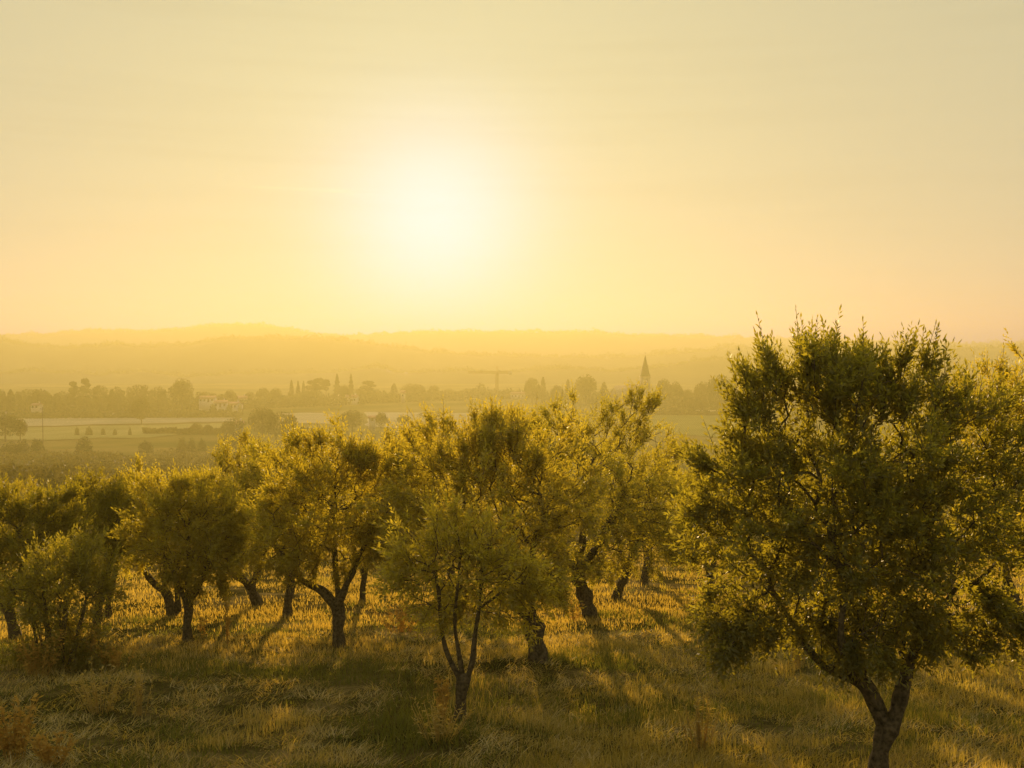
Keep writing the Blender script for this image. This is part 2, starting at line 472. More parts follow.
    rad = np.minimum(twig * np.power(np.maximum(w, 0.3), 0.45), 0.045)
    group = 'olive trees of the orchard'
    root = empty('olive_tree', loc, spec['label'], 'tree', group)
    # trunk and limbs
    for si, (pts, rr) in enumerate(stem_meshes):
        mb = MB(); mb.tube(pts, rr, 16, knobs=0.8)
        mb.build('trunk' if si == 0 else 'limb', M_BARK, root, smooth=True)
    cr = MB()
    # branch chains
    child = {}
    for i in range(nstem, len(NA)):
        child.setdefault(PR[i], []).append(i)
    done = set()
    for i in range(nstem, len(NA)):
        if i in done: continue
        chain = [PR[i], i]; done.add(i)
        while True:
            nx_ = [c for c in child.get(chain[-1], []) if c not in done]
            if not nx_: break
            nx_.sort(key=lambda c: -w[c]); chain.append(nx_[0]); done.add(nx_[0])
        rr = [rad[chain[1]]] + [rad[c] for c in chain[1:]]
        cr.tube(NA[chain], rr, 5, mi=1, cap=False)
    # leafy shoots
    lsz = spec.get('leaf', 0.085); per = spec.get('per', 16); nsh = spec.get('shoots', 3.0)
    idx = np.concatenate([np.array(term), np.array([i for i in range(nstem, len(NA)) if rad[i] < 2.1 * twig])])
    ns = int(len(term) * nsh)
    nspray = max(30, len(term) // 4)
    zt = NA[term][:, 2]
    pk = np.array(term)[rng.choice(len(term), nspray, p=(lambda w_: w_ / w_.sum())(np.linalg.norm((NA[term] - centre) / lobes[0][1], axis=1) ** 2 + 0.1))]
    p0 = NA[pk]
    po = unit((p0 - centre) / lobes[0][1])
    zq = np.clip((p0[:, 2] - zt.min()) / (np.ptp(zt) + 1e-6), 0, 1)[:, None]
    pd = unit(po * 0.9 + np.array([0, 0, 1.0]) * (zq * 0.7 - 0.25) + 0.45 * rng.normal(size=(nspray, 3)))
    pl_ = rng.uniform(0.15, 0.6, nspray) * (0.33 + 0.24 * size)
    for i in range(nspray):
        cr.tube([p0[i], p0[i] + pd[i] * pl_[i] * 0.5 + np.array([0, 0, 0.02]), p0[i] + pd[i] * pl_[i]], [0.006, 0.0045, 0.002], 4, mi=1, cap=False)
    nsp = int(ns * 0.5)
    which = rng.integers(nspray, size=nsp)
    tt = rng.uniform(0.1, 1.0, nsp)
    si = rng.choice(idx, ns - nsp)
    sb = np.concatenate([NA[si] + rng.normal(size=(ns - nsp, 3)) * 0.03, p0[which] + pd[which] * (pl_[which] * tt)[:, None] + rng.normal(size=(nsp, 3)) * 0.015])
    along = np.concatenate([np.zeros((ns - nsp, 3)), pd[which] * 0.9])
    out = unit((sb - centre) / lobes[0][1])
    topz = max(c[2] + r[2] for c, r in lobes); botz = min(c[2] - r[2] for c, r in lobes)
    hgt = (sb[:, 2] - botz) / (topz - botz)
    sd = unit(along + out * 0.75 + np.array([0, 0, 1.0]) * (0.05 + 0.35 * hgt[:, None]) + rng.normal(size=(ns, 3)) * 0.62)
    SL = rng.uniform(0.12, 0.34, ns) * spec.get('sl', 1.0)
    longy = (hgt > 0.62) & (rng.uniform(size=ns) < 0.5 * spec.get('spiky', 0.16))
    SL[longy] *= rng.uniform(1.1, 1.7, longy.sum())
    sd[longy] = unit(sd[longy] * 0.8 + np.array([0, 0, 1.0]) + 0.2 * rng.normal(size=(longy.sum(), 3)))
    droop = (hgt < 0.25) & (rng.uniform(size=ns) < 0.5)
    sd[droop] = unit(sd[droop] + np.array([0, 0, -1.0]))
    t = np.linspace(0.06, 1.0, per)
    for j, tj in enumerate(t):
        keep = rng.uniform(size=ns) < np.clip(SL / 0.28, 0.55, 1.0)
        keep |= longy
        p = sb + sd * (SL * tj)[:, None] + np.array([0, 0, 1.0]) * (0.10 * SL * tj ** 2)[:, None]
        p = p[keep]
        n = len(p)
        side = unit(np.cross(sd[keep], rng.normal(size=(n, 3))))
        open_ = 0.95 if tj < 0.92 else 0.2
        d = unit(sd[keep] * 0.75 + side * open_ + np.array([0, 0, 0.15]))
        tw = 1.0 - 0.35 * tj
        l = lsz * rng.uniform(0.75, 1.2, n) * tw
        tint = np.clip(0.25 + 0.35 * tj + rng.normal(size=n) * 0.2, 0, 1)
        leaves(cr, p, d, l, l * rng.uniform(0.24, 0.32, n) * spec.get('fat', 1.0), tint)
    # the shoots' own stalks, for the long ones
    for i in np.nonzero(longy)[0]:
        e = sb[i] + sd[i] * SL[i] + np.array([0, 0, 0.1 * SL[i]])
        cr.tube([sb[i], (sb[i] + e) / 2, e], [0.004, 0.003, 0.0015], 3, mi=1, cap=False)
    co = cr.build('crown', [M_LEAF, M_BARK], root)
    v = rng.uniform(0.88, 1.08) * (0.68 if bu < 135 else 1.0); g_ = rng.uniform(0.985, 1.025)  # crowns at the left edge: near-silhouette shade painted into the leaf colour
    co.color = spec.get('shade_tone', (v / g_, v * g_, v * rng.uniform(0.9, 1.3), 1))
    return root

OL = []
def S(*pts): return list(pts)
# stems: (u, v, width in px, depth offset)
OL.append(olive(dict(base=(881, 778), label='big dark olive at the orchard edge with a V-shaped fork low on its trunk',
    stems=[S((881, 778, 23), (882, 750, 22), (886, 722, 23)),
           S((884, 728, 17), (873, 697, 16), (860, 681, 14), (838, 670, 11, -.1), (815, 655, 9, -.1), (795, 630, 7), (778, 600, 6)),
           S((888, 728, 18), (898, 702, 16), (906, 680, 14), (915, 650, 11, .2), (935, 620, 8, .2), (955, 590, 6, .1)),
           S((862, 682, 9), (848, 655, 8, -.3), (842, 620, 7, -.4), (846, 570, 6, -.4)),
           S((905, 684, 10), (900, 650, 9, .4), (890, 600, 7, .5), (885, 540, 6, .5))],
    crown=[(855, 505, 142, 110), (832, 398, 80, 56), (768, 424, 60, 64), (922, 415, 70, 54), (995, 455, 44, 62), (738, 525, 50, 78),
           (758, 600, 58, 42), (872, 610, 98, 44), (985, 540, 56, 84), (958, 622, 46, 34), (735, 624, 28, 26, -.2), (1000, 605, 34, 38)],
    n=1750, per=18, shoots=4.0, leaf=0.082, fat=1.15, holes=-0.28, shade_tone=(0.66, 0.71, 0.92, 1), spiky=0.12, flare=1.2, slim=0.88, minz=0.75)))  # grey-green leaves, with this crown's backlit shade darkened into their colour
OL.append(olive(dict(base=(1042, 700), label='olive half cut off by the frame behind the big forked olive',
    stems=[S((1042, 700, 20), (1035, 660, 18), (1022, 615, 15)), S((1022, 620, 12), (1010, 585, 10), (995, 540, 7)), S((1022, 620, 12), (1040, 580, 10), (1060, 530, 7))],
    crown=[(1030, 452, 92, 112), (988, 418, 54, 60), (1060, 540, 90, 60)],
    n=520, per=16, shoots=4.0, leaf=0.085, holes=-0.25, minz=1.1)))
OL.append(olive(dict(base=(461, 722), label='slender young olive splitting into three thin upright stems',
    stems=[S((461, 722, 13), (462, 700, 13), (463, 676, 16)),
           S((461, 682, 6), (450, 660, 4.8), (442, 635, 4.2), (439, 600, 4), (436, 570, 3)),
           S((463, 680, 6), (459, 655, 4.8), (455, 625, 4.2), (457, 590, 3.6), (462, 550, 3, .1)),
           S((466, 680, 6.5), (473, 655, 5.2), (477, 620, 4.6), (481, 585, 4), (488, 545, 3))],
    crown=[(455, 558, 58, 48), (430, 585, 40, 46), (500, 580, 48, 48), (470, 540, 38, 30), (410, 560, 24, 36), (520, 590, 34, 40)],
    n=420, per=15, shoots=2.5, leaf=0.088, holes=-0.15, spiky=0.14, minz=0.75)))
OL.append(olive(dict(base=(540, 660), label='stout old olive leaning over a dark earth mound',
    stems=[S((541, 660, 22), (537, 640, 19), (530, 618, 18), (520, 596, 16)), S((524, 602, 11), (500, 570, 9), (470, 540, 7)), S((522, 600, 11), (530, 560, 9), (545, 510, 7))],
    crown=[(500, 510, 108, 84), (470, 460, 72, 46), (545, 485, 66, 70), (425, 520, 52, 62), (535, 570, 62, 40), (470, 585, 50, 34), (495, 448, 58, 36)],
    n=1080, per=14, shoots=4.8, leaf=0.092, holes=-0.46, spiky=0.14, minz=0.9)))
OL.append(olive(dict(base=(592, 617), label='tall broad olive whose trunk leans away from the stout one',
    stems=[S((592, 617, 17), (588, 604, 15), (581, 585, 14), (575, 568, 12)), S((577, 575, 9), (560, 540, 7), (545, 500, 6)), S((577, 574, 9), (600, 540, 8), (625, 490, 6)), S((577, 574, 8), (585, 520, 7), (592, 460, 5))],
    crown=[(605, 505, 92, 84), (625, 445, 48, 44), (565, 450, 48, 48), (645, 510, 48, 70), (540, 510, 46, 58), (628, 424, 38, 30), (570, 428, 34, 30), (590, 570, 60, 26)],
    n=1080, per=14, shoots=4.6, leaf=0.092, holes=-0.46, spiky=0.14, minz=1.0)))
OL.append(olive(dict(base=(618, 599), label='olive with a tilted trunk close behind the tall broad one',
    stems=[S((618, 599, 12), (621, 585, 11), (628, 562, 10)), S((627, 566, 7), (640, 530, 6), (650, 490, 4)), S((627, 566, 7), (615, 530, 6), (610, 480, 4))],
    crown=[(650, 500, 48, 62), (665, 470, 30, 50), (610, 480, 40, 50), (675, 520, 26, 40)],
    n=420, per=12, shoots=4.6, leaf=0.098, holes=-0.25, minz=1.2)))
OL.append(olive(dict(base=(645, 585), label='slim olive standing farthest back beside the tilted trunk',
    stems=[S((645, 585, 10), (646, 570, 9), (648, 552, 8)), S((648, 556, 6), (660, 520, 5), (668, 490, 4)), S((648, 556, 6), (638, 530, 5), (632, 500, 4))],
    crown=[(655, 500, 42, 52), (680, 520, 26, 36)],
    n=300, per=12, shoots=4.4, leaf=0.10, minz=1.2)))
OL.append(olive(dict(base=(340, 647), label='olive with a wide Y-shaped fork between a straight trunk and the young olive',
    stems=[S((340, 647, 14), (339, 625, 12), (336, 600, 13)),
           S((336, 606, 10), (325, 594, 9), (312, 586, 8), (297, 576, 7), (280, 550, 5)), S((337, 606, 9), (344, 592, 8), (352, 572, 7), (365, 545, 5)), S((338, 604, 7), (335, 560, 6, .3), (332, 510, 5, .3))],
    crown=[(335, 515, 84, 66), (320, 475, 52, 44), (378, 510, 60, 62), (292, 535, 50, 44), (400, 480, 42, 46), (335, 460, 36, 24), (365, 464, 36, 28)],
    n=1080, per=14, shoots=4.6, leaf=0.092, holes=-0.46, spiky=0.14, minz=1.0)))
OL.append(olive(dict(base=(289, 617), label='olive with a plain straight trunk beside the wide Y-shaped one',
    stems=[S((288, 617, 10), (289, 600, 9), (290, 575, 9)), S((290, 580, 7), (275, 545, 5), (265, 510, 4)), S((290, 580, 7), (300, 540, 5), (305, 500, 4))],
    crown=[(275, 520, 48, 56), (262, 480, 34, 36), (300, 500, 40, 50)],
    n=520, per=12, shoots=4.6, leaf=0.098, minz=1.2)))
OL.append(olive(dict(base=(259, 606), label='olive with a short trunk slanting towards the twin-trunked one',
    stems=[S((259, 606, 11), (254, 594, 10), (246, 582, 9), (234, 574, 8)), S((250, 588, 7), (262, 560, 6), (268, 520, 4)), S((236, 576, 6), (225, 550, 5), (222, 520, 4))],
    crown=[(250, 510, 44, 58), (240, 475, 32, 34), (225, 520, 34, 44)],
    n=520, per=12, shoots=4.6, leaf=0.098, minz=1.2)))
OL.append(olive(dict(base=(188, 642), label='round-headed olive on one straight dark trunk in the sunlit grass',
    stems=[S((188, 642, 10), (188, 620, 9), (187, 598, 9)), S((187, 602, 6.5), (178, 585, 6), (168, 560, 4)), S((188, 602, 7), (198, 588, 6), (210, 560, 4)), S((187, 602, 5), (188, 560, 5), (190, 520, 4))],
    crown=[(190, 532, 64, 60), (162, 505, 38, 40), (215, 525, 40, 50), (190, 490, 44, 26)],
    n=800, per=13, shoots=4.6, leaf=0.092, holes=-0.46, spiky=0.1, minz=1.0)))
OL.append(olive(dict(base=(175, 615), label='twin-trunked olive just behind the round-headed one',
    stems=[S((173, 615, 11), (170, 602, 10), (163, 588, 9)), S((179, 612, 8), (178, 597, 7), (176, 580, 6), (182, 550, 5)), S((164, 590, 7), (150, 580, 6), (138, 560, 4)), S((164, 590, 6), (165, 550, 5), (165, 510, 4))],
    crown=[(155, 515, 46, 58), (140, 490, 30, 34), (185, 510, 38, 50)],
    n=520, per=12, shoots=4.6, leaf=0.098, minz=1.2)))
OL.append(olive(dict(base=(98, 624), label='olive with a thick dim trunk rising past the bushy many-stemmed one',
    stems=[S((97, 626, 10), (99, 610, 9), (101, 590, 8)), S((101, 594, 6), (92, 560, 5), (85, 520, 4)), S((101, 594, 6), (112, 560, 5), (118, 520, 4))],
    crown=[(98, 520, 44, 60), (85, 488, 30, 26), (120, 510, 30, 46)],
    n=420, per=12, shoots=4.6, leaf=0.098, minz=1.1)))
OL.append(olive(dict(base=(109, 618), label='thin-trunked olive close behind the thick dim trunk',
    stems=[S((109, 618, 7), (109, 604, 6), (110, 588, 6)), S((110, 592, 5), (118, 560, 4), (124, 520, 3))],
    crown=[(118, 515, 32, 52), (105, 495, 26, 28)],
    n=260, per=12, shoots=4.4, leaf=0.10, minz=1.3)))
OL.append(olive(dict(base=(14, 640), label='dark crooked olive at the meadow edge behind the bushy many-stemmed one',
    stems=[S((16, 640, 12), (14, 625, 11), (8, 612, 10), (0, 600, 9)), S((4, 606, 8), (-12, 585, 7), (-22, 550, 5)), S((6, 610, 7), (18, 580, 6), (28, 540, 5))],
    crown=[(20, 540, 62, 58), (45, 505, 36, 34), (-20, 530, 50, 56), (5, 500, 32, 24)],
    n=720, per=13, shoots=4.6, leaf=0.092, minz=0.8)))
OL.append(olive(dict(base=(52, 668), label='bushy many-stemmed olive with leaves down to the ground',
    stems=[S((50, 668, 6), (48, 640, 5.5), (44, 600, 4)), S((57, 667, 5), (62, 640, 4.5), (66, 600, 3.5)), S((43, 668, 4), (36, 640, 3.5), (30, 605, 3)), S((68, 666, 4), (76, 640, 3.5), (86, 600, 3)), S((63, 668, 3.5), (63, 645, 3), (58, 610, 2.5)), S((46, 669, 3.5), (42, 645, 3), (34, 618, 2.2))],
    crown=[(62, 578, 52, 44), (78, 548, 32, 24), (38, 588, 36, 38), (95, 590, 24, 34), (84, 636, 28, 24), (30, 640, 24, 26), (58, 625, 36, 26)],
    n=520, per=15, shoots=3.4, flare=1.2, leaf=0.09, spiky=0.14, minz=0.1)))
OL.append(olive(dict(base=(452, 600), label='olive lit golden in the haze above the young three-stemmed one',
    stems=[S((452, 600, 9), (451, 580, 8), (450, 560, 8)), S((450, 565, 6), (430, 520, 5), (415, 480, 4)), S((450, 565, 6), (470, 520, 5), (485, 470, 4))],
    crown=[(450, 490, 74, 62), (480, 448, 42, 40), (430, 455, 42, 36), (515, 450, 38, 38), (405, 480, 38, 40)],
    n=900, per=13, shoots=4.6, leaf=0.098, holes=-0.42, spiky=0.14, minz=1.2)))
OL.append(olive(dict(base=(363, 603), label='half-hidden olive with a thin trunk seen under the wide Y-shaped crown',
    stems=[S((363, 603, 7), (363, 590, 6), (364, 572, 6)), S((364, 576, 5), (372, 540, 4), (380, 500, 3)), S((364, 576, 5), (352, 540, 4), (345, 500, 3))],
    crown=[(372, 510, 44, 56), (395, 475, 30, 34)],
    n=340, per=12, shoots=4.4, leaf=0.10, minz=1.3)))
OL.append(olive(dict(base=(712, 604), label='pale olive in the gap beside the big forked olive',
    stems=[S((712, 604, 9), (711, 588, 8), (710, 570, 8)), S((710, 574, 6), (698, 540, 5), (692, 510, 4)), S((710, 574, 6), (722, 540, 5), (730, 510, 4))],
    crown=[(708, 520, 40, 50), (725, 500, 34, 46), (690, 545, 26, 28)],
    n=380, per=12, shoots=4.6, leaf=0.098, minz=1.0)))
OL.append(olive(dict(base=(830, 607), label='olive hidden among sun flecks behind the big forked olive',
    stems=[S((830, 607, 10), (828, 590, 9), (826, 570, 8)), S((826, 574, 6), (812, 540, 5), (805, 500, 4)), S((826, 574, 6), (840, 540, 5), (848, 500, 4))],
    crown=[(828, 515, 56, 56), (850, 480, 36, 36)], n=380, per=12, shoots=4.0, leaf=0.10, minz=1.2)))
OL.append(olive(dict(base=(950, 596), label='dim olive behind the drooping side of the big forked olive',
    stems=[S((950, 596, 10), (951, 580, 9), (953, 560, 8)), S((953, 565, 6), (940, 530, 5), (932, 490, 4)), S((953, 565, 6), (968, 530, 5), (978, 490, 4))],
    crown=[(955, 505, 56, 56), (930, 475, 36, 34)], n=380, per=12, shoots=4.0, leaf=0.10, minz=1.2)))
# the next rows down the slope, seen between the trunks and over the crowns: copies
ROW = [(28, 548, 1, 0.62, 'olive down the slope behind the dark crooked one'), (70, 545, 6, 0.66, 'olive down the slope behind the bushy many-stemmed one'),
       (143, 542, 8, 0.70, 'olive down the slope seen between the dim and the twin trunks'), (212, 544, 9, 0.76, 'olive down the slope past the round-headed one'),
       (318, 540, 6, 0.95, 'olive down the slope under the wide Y-shaped fork'), (402, 541, 8, 1.0, 'olive down the slope glowing beside the young three-stemmed one'),
       (505, 539, 9, 1.0, 'olive down the slope behind the stout leaning one'), (560, 540, 5, 1.05, 'olive down the slope between the stout and the tall broad ones'),
       (690, 543, 8, 0.85, 'olive down the slope past the slim one'), (765, 540, 9, 0.95, 'olive down the slope behind a low drooping branch'),
       (890, 541, 6, 1.0, 'olive down the slope behind the trunk fork of the big olive'), (1005, 542, 8, 1.0, 'olive down the slope behind the frame-cut one')]
for i, (u, v, k, sz, lab) in enumerate(ROW):
    p = hit(u, v); p[2] = ground(p[0], p[1])
    s = sz * (0.96 + 0.08 * rng.uniform())
    copy_tree(OL[k], p, rng.uniform(0, 6.28), (s, s, s), lab)

# ------------------------------------------------------------------ grass, straw, weeds
def gnoise(x, y, s, k): return noise.noise((x * s, y * s, k))
def density(n, y0, y1, pw):
    """n points on the visible wedge, thinning with distance"""
    u = rng.uniform(size=n)
    a = 2 - pw
    y = (y0 ** a + u * (y1 ** a - y0 ** a)) ** (1 / a)
    x = (rng.uniform(-0.54, 0.54, n)) * y + rng.uniform(-0.5, 0.5, n)
    return x, y
def blades(mb, x, y, H, W, lean, tint, az=None, seg=2):
    n = len(x)
    z = np.array([ground(a, b) for a, b in zip(x, y)])
    az = rng.uniform(0, 2 * math.pi, n) if az is None else az
    face = rng.uniform(0, 2 * math.pi, n)
    ld = np.stack([np.cos(az), np.sin(az), np.zeros(n)], 1)
    wd = np.stack([np.cos(face), np.sin(face), np.zeros(n)], 1)
    b = np.stack([x, y, z - 0.01], 1)
    up = np.array([0, 0, 1.0])
    h = H * np.cos(lean); o = H * np.sin(lean)
    m = b + up * (h * 0.55)[:, None] + ld * (o * 0.35)[:, None]
    t = b + up * h[:, None] + ld * o[:, None]
    w = W[:, None] * 0.5
    V = np.stack([b - wd * w, b + wd * w, m + wd * w * 0.8, m - wd * w * 0.8, t], 1).reshape(-1, 3)
    k = np.arange(n) * 5
    mb.add(V, np.stack([k, k + 1, k + 2, k + 3], 1), np.stack([k + 3, k + 2, k + 4], 1), tint=np.repeat(tint, 5))

def green_zone(x, y):
    u = 512 + F * x / y
    g_ = gnoise(x, y, 0.45, 11.0) + 0.5 * gnoise(x, y, 1.3, 13.0) - (0.06 if u < 560 else 0.03)
    if u > 560 and y < 16.5: g_ += 0.28 - 0.25 * abs(y - 13.4)
    if 300 < u < 560 and 13 < y < 16: g_ += 0.15
    if y > 18.0: g_ -= 0.22
    if 90 < u < 220 and 16.5 < y < 18.8: g_ += 0.5
    return g_
# straw litter: mown stalks lying about, in clumps
x, y = density(150000, 9.5, 21, 1.0)
keep = np.array([green_zone(a, b) < 0.05 + 0.35 * rng.uniform() and gnoise(a, b, 1.5, 37.0) + 0.6 * gnoise(a, b, 4.5, 39.0) > -0.20 for a, b in zip(x, y)])
x, y = x[keep], y[keep]; n = len(x)
ang = np.array([5.0 * gnoise(a, b, 1.6, 31.0) for a, b in zip(x, y)]) + rng.normal(size=n) * 0.9
tin = np.clip(0.60 + np.array([0.7 * gnoise(a * 0.5, b, 0.9, 33.0) + 0.9 * gnoise(a * 0.55, b, 2.4, 35.0) for a, b in zip(x, y)]) + rng.normal(size=n) * 0.2, 0, 1)
st = MB()
blades(st, x, y, rng.uniform(0.08, 0.24, n), rng.uniform(0.006, 0.012, n), np.clip(rng.normal(1.28, 0.24, n), 0.3, 1.53), tin, ang)
tag(st.build('straw_litter', M_STRAW), 'pale matted straw lying across the mown meadow', 'straw', kind='stuff')
# low green grass
x, y = density(200000, 9.5, 36, 1.1)
gz = np.array([green_zone(a, b) for a, b in zip(x, y)])
keep = gz > -0.05 + 0.28 * rng.uniform(size=len(x))
x, y, gz = x[keep], y[keep], gz[keep]; n = len(x)
gm = MB()
blades(gm, x, y, rng.uniform(0.06, 0.20, n) * (0.8 + 0.5 * np.clip(gz, 0, 1)), rng.uniform(0.007, 0.013, n), np.abs(rng.normal(0.45, 0.3, n)),
       np.clip(0.42 + 0.3 * np.array([gnoise(a, b, 1.1, 51.0) for a, b in zip(x, y)]) + rng.normal(size=n) * 0.22, 0, 1))
x, y = density(70000, 9.5, 24, 1.0); n = len(x)
blades(gm, x, y, rng.uniform(0.03, 0.085, n), rng.uniform(0.008, 0.016, n), np.abs(rng.normal(0.7, 0.4, n)),
       np.clip(0.22 + 0.35 * np.array([gnoise(a, b, 2.1, 57.0) for a, b in zip(x, y)]) + rng.normal(size=n) * 0.15, 0, 1))
tag(gm.build('green_grass', M_GREEN), 'low dark green grass in patches between the straw', 'grass', kind='stuff')
# standing dry grass, in tufts
def tufts(n, y0, y1, pw, test, per, hh, mb, wid=(0.006, 0.011), spread=0.10):
    x, y = density(n, y0, y1, pw)
    keep = np.array([test(a, b) for a, b in zip(x, y)]); x, y = x[keep], y[keep]
    hs = np.array([0.8 + 0.5 * gnoise(a, b, 0.7, 71.0) for a, b in zip(x, y)]) * rng.uniform(hh[0], hh[1], len(x))
    tb = np.clip(0.5 + np.array([0.5 * gnoise(a, b, 0.6, 73.0) + 0.5 * gnoise(a, b, 2.2, 74.0) for a, b in zip(x, y)]) + rng.normal(size=len(x)) * 0.12, 0, 1)
    x = np.repeat(x, per); y = np.repeat(y, per); hs = np.repeat(hs, per); tb = np.repeat(tb, per); m = len(x)
    x = x + rng.normal(size=m) * spread; y = y + rng.normal(size=m) * spread
    blades(mb, x, y, hs * rng.uniform(0.6, 1.1, m), rng.uniform(wid[0], wid[1], m) * np.clip(y / 16, 0.9, 1.5), np.abs(rng.normal(0.25, 0.22, m)),
           np.clip(tb + rng.normal(size=m) * 0.15, 0, 1))
dg = MB()
def t_right(a, b):
    u = 512 + F * a / b
    return u > 520 and b < 19 and gnoise(a, b, 0.5, 81.0) + 0.8 * gnoise(a, b, 1.7, 82.0) > -0.12
def t_back(a, b): return gnoise(a, b, 0.35, 83.0) + 0.9 * gnoise(a, b, 1.4, 84.0) > -0.12
def t_near(a, b): return gnoise(a, b, 0.8, 85.0) > 0.30
hg = MB()
tufts(7000, 10.0, 19.5, 1.0, t_right, 14, (0.08, 0.21), hg, spread=0.13)
tag(hg.build('meadow_grass', M_HAY), 'ankle high yellow green grass around the big olive', 'grass', kind='stuff')
tufts(21000, 17.2, 46, 1.2, t_back, 12, (0.06, 0.19), dg, spread=0.20)
tufts(3800, 9.6, 17.5, 1.0, t_near, 14, (0.10, 0.30), dg)
tag(dg.build('dry_grass', M_STRAW), 'standing dry golden grass under the olive trees', 'grass', kind='stuff')

def weed(u, v, h_px, w_px, n, label, m=M_WEED, seedy=True):
    b = hit(u, v); b[2] = ground(b[0], b[1]); mpx = b[1] / F
    root = empty('dry_weed', b, label, 'plant', 'dry weeds in the meadow')
    s_ = MB(); f_ = MB()
    for i in range(n):
        a = rng.uniform(0, 6.28); r = rng.uniform(0, 0.5) ** 0.7 * w_px * mpx
        H = h_px * mpx * rng.uniform(0.6, 1.05)
        p0 = np.array([math.cos(a) * r * 0.35, math.sin(a) * r * 0.35, -0.03]); p0[2] += ground(b[0] + p0[0], b[1] + p0[1]) - b[2]
        p2 = np.array([math.cos(a) * r, math.sin(a) * r, H]); p1 = (p0 + p2) / 2 + np.array([0, 0, 0.06 * H])
        s_.tube([p0, p1, p2], [0.005, 0.004, 0.002], 4)
        k = 26
        t = rng.uniform(0.25, 1.05, k); t = np.sort(t)
        pp = p0 + (p2 - p0) * t[:, None]
        d = unit(rng.normal(size=(k, 3)) * np.array([1, 1, 0.6]) + np.array([0, 0, 0.5]))
        sz = rng.uniform(0.02, 0.055, k) * (1.25 if seedy else 1.0)
        leaves(f_, pp, d, sz * 1.3, sz * (0.55 if seedy else 0.3), rng.uniform(0, 1, k))
    s_.build('stalk', m, root); f_.build('foliage', m, root)
    return root
weed(14, 762, 62, 40, 22, 'rusty orange seedy weed clump in the meadow corner')
weed(52, 766, 36, 40, 14, 'lower rusty weed clump next to the tall seedy one')
weed(100, 712, 44, 60, 30, 'pale bleached tuft in front of the bushy many-stemmed olive', M_STRAW, False)
weed(140, 716, 50, 30, 16, 'tall bleached tuft on the meadow beside the green strip', M_STRAW, False)
weed(443, 722, 48, 18, 10, 'rusty weed at the foot of the young three-stemmed olive')
weed(575, 622, 20, 26, 10, 'small weed under the tall broad olive')
weed(227, 645, 46, 6, 4, 'thin tall weed stalk past the round-headed olive')
weed(203, 640, 28, 8, 4, 'short dark weed stalk right by the round-headed olive trunk')
weed(440, 742, 40, 60, 26, 'wide straw tuft below the young three-stemmed olive', M_STRAW, False)
weed(700, 752, 56, 40, 22, 'tall pale straw tuft on the green strip', M_STRAW, False)
weed(800, 668, 44, 26, 12, 'leafy pale weed under the low limb of the big olive', M_STRAW, True)
weed(400, 632, 30, 50, 20, 'rusty weed patch lit by the sun beside the wide Y-shaped olive')
weed(78, 668, 44, 46, 18, 'rusty weed among the stems of the bushy olive')
weed(38, 676, 40, 44, 18, 'dull weed at the outer side of the bushy olive')
weed(118, 668, 28, 44, 14, 'low leafy weed between the bushy olive and the bleached tufts')

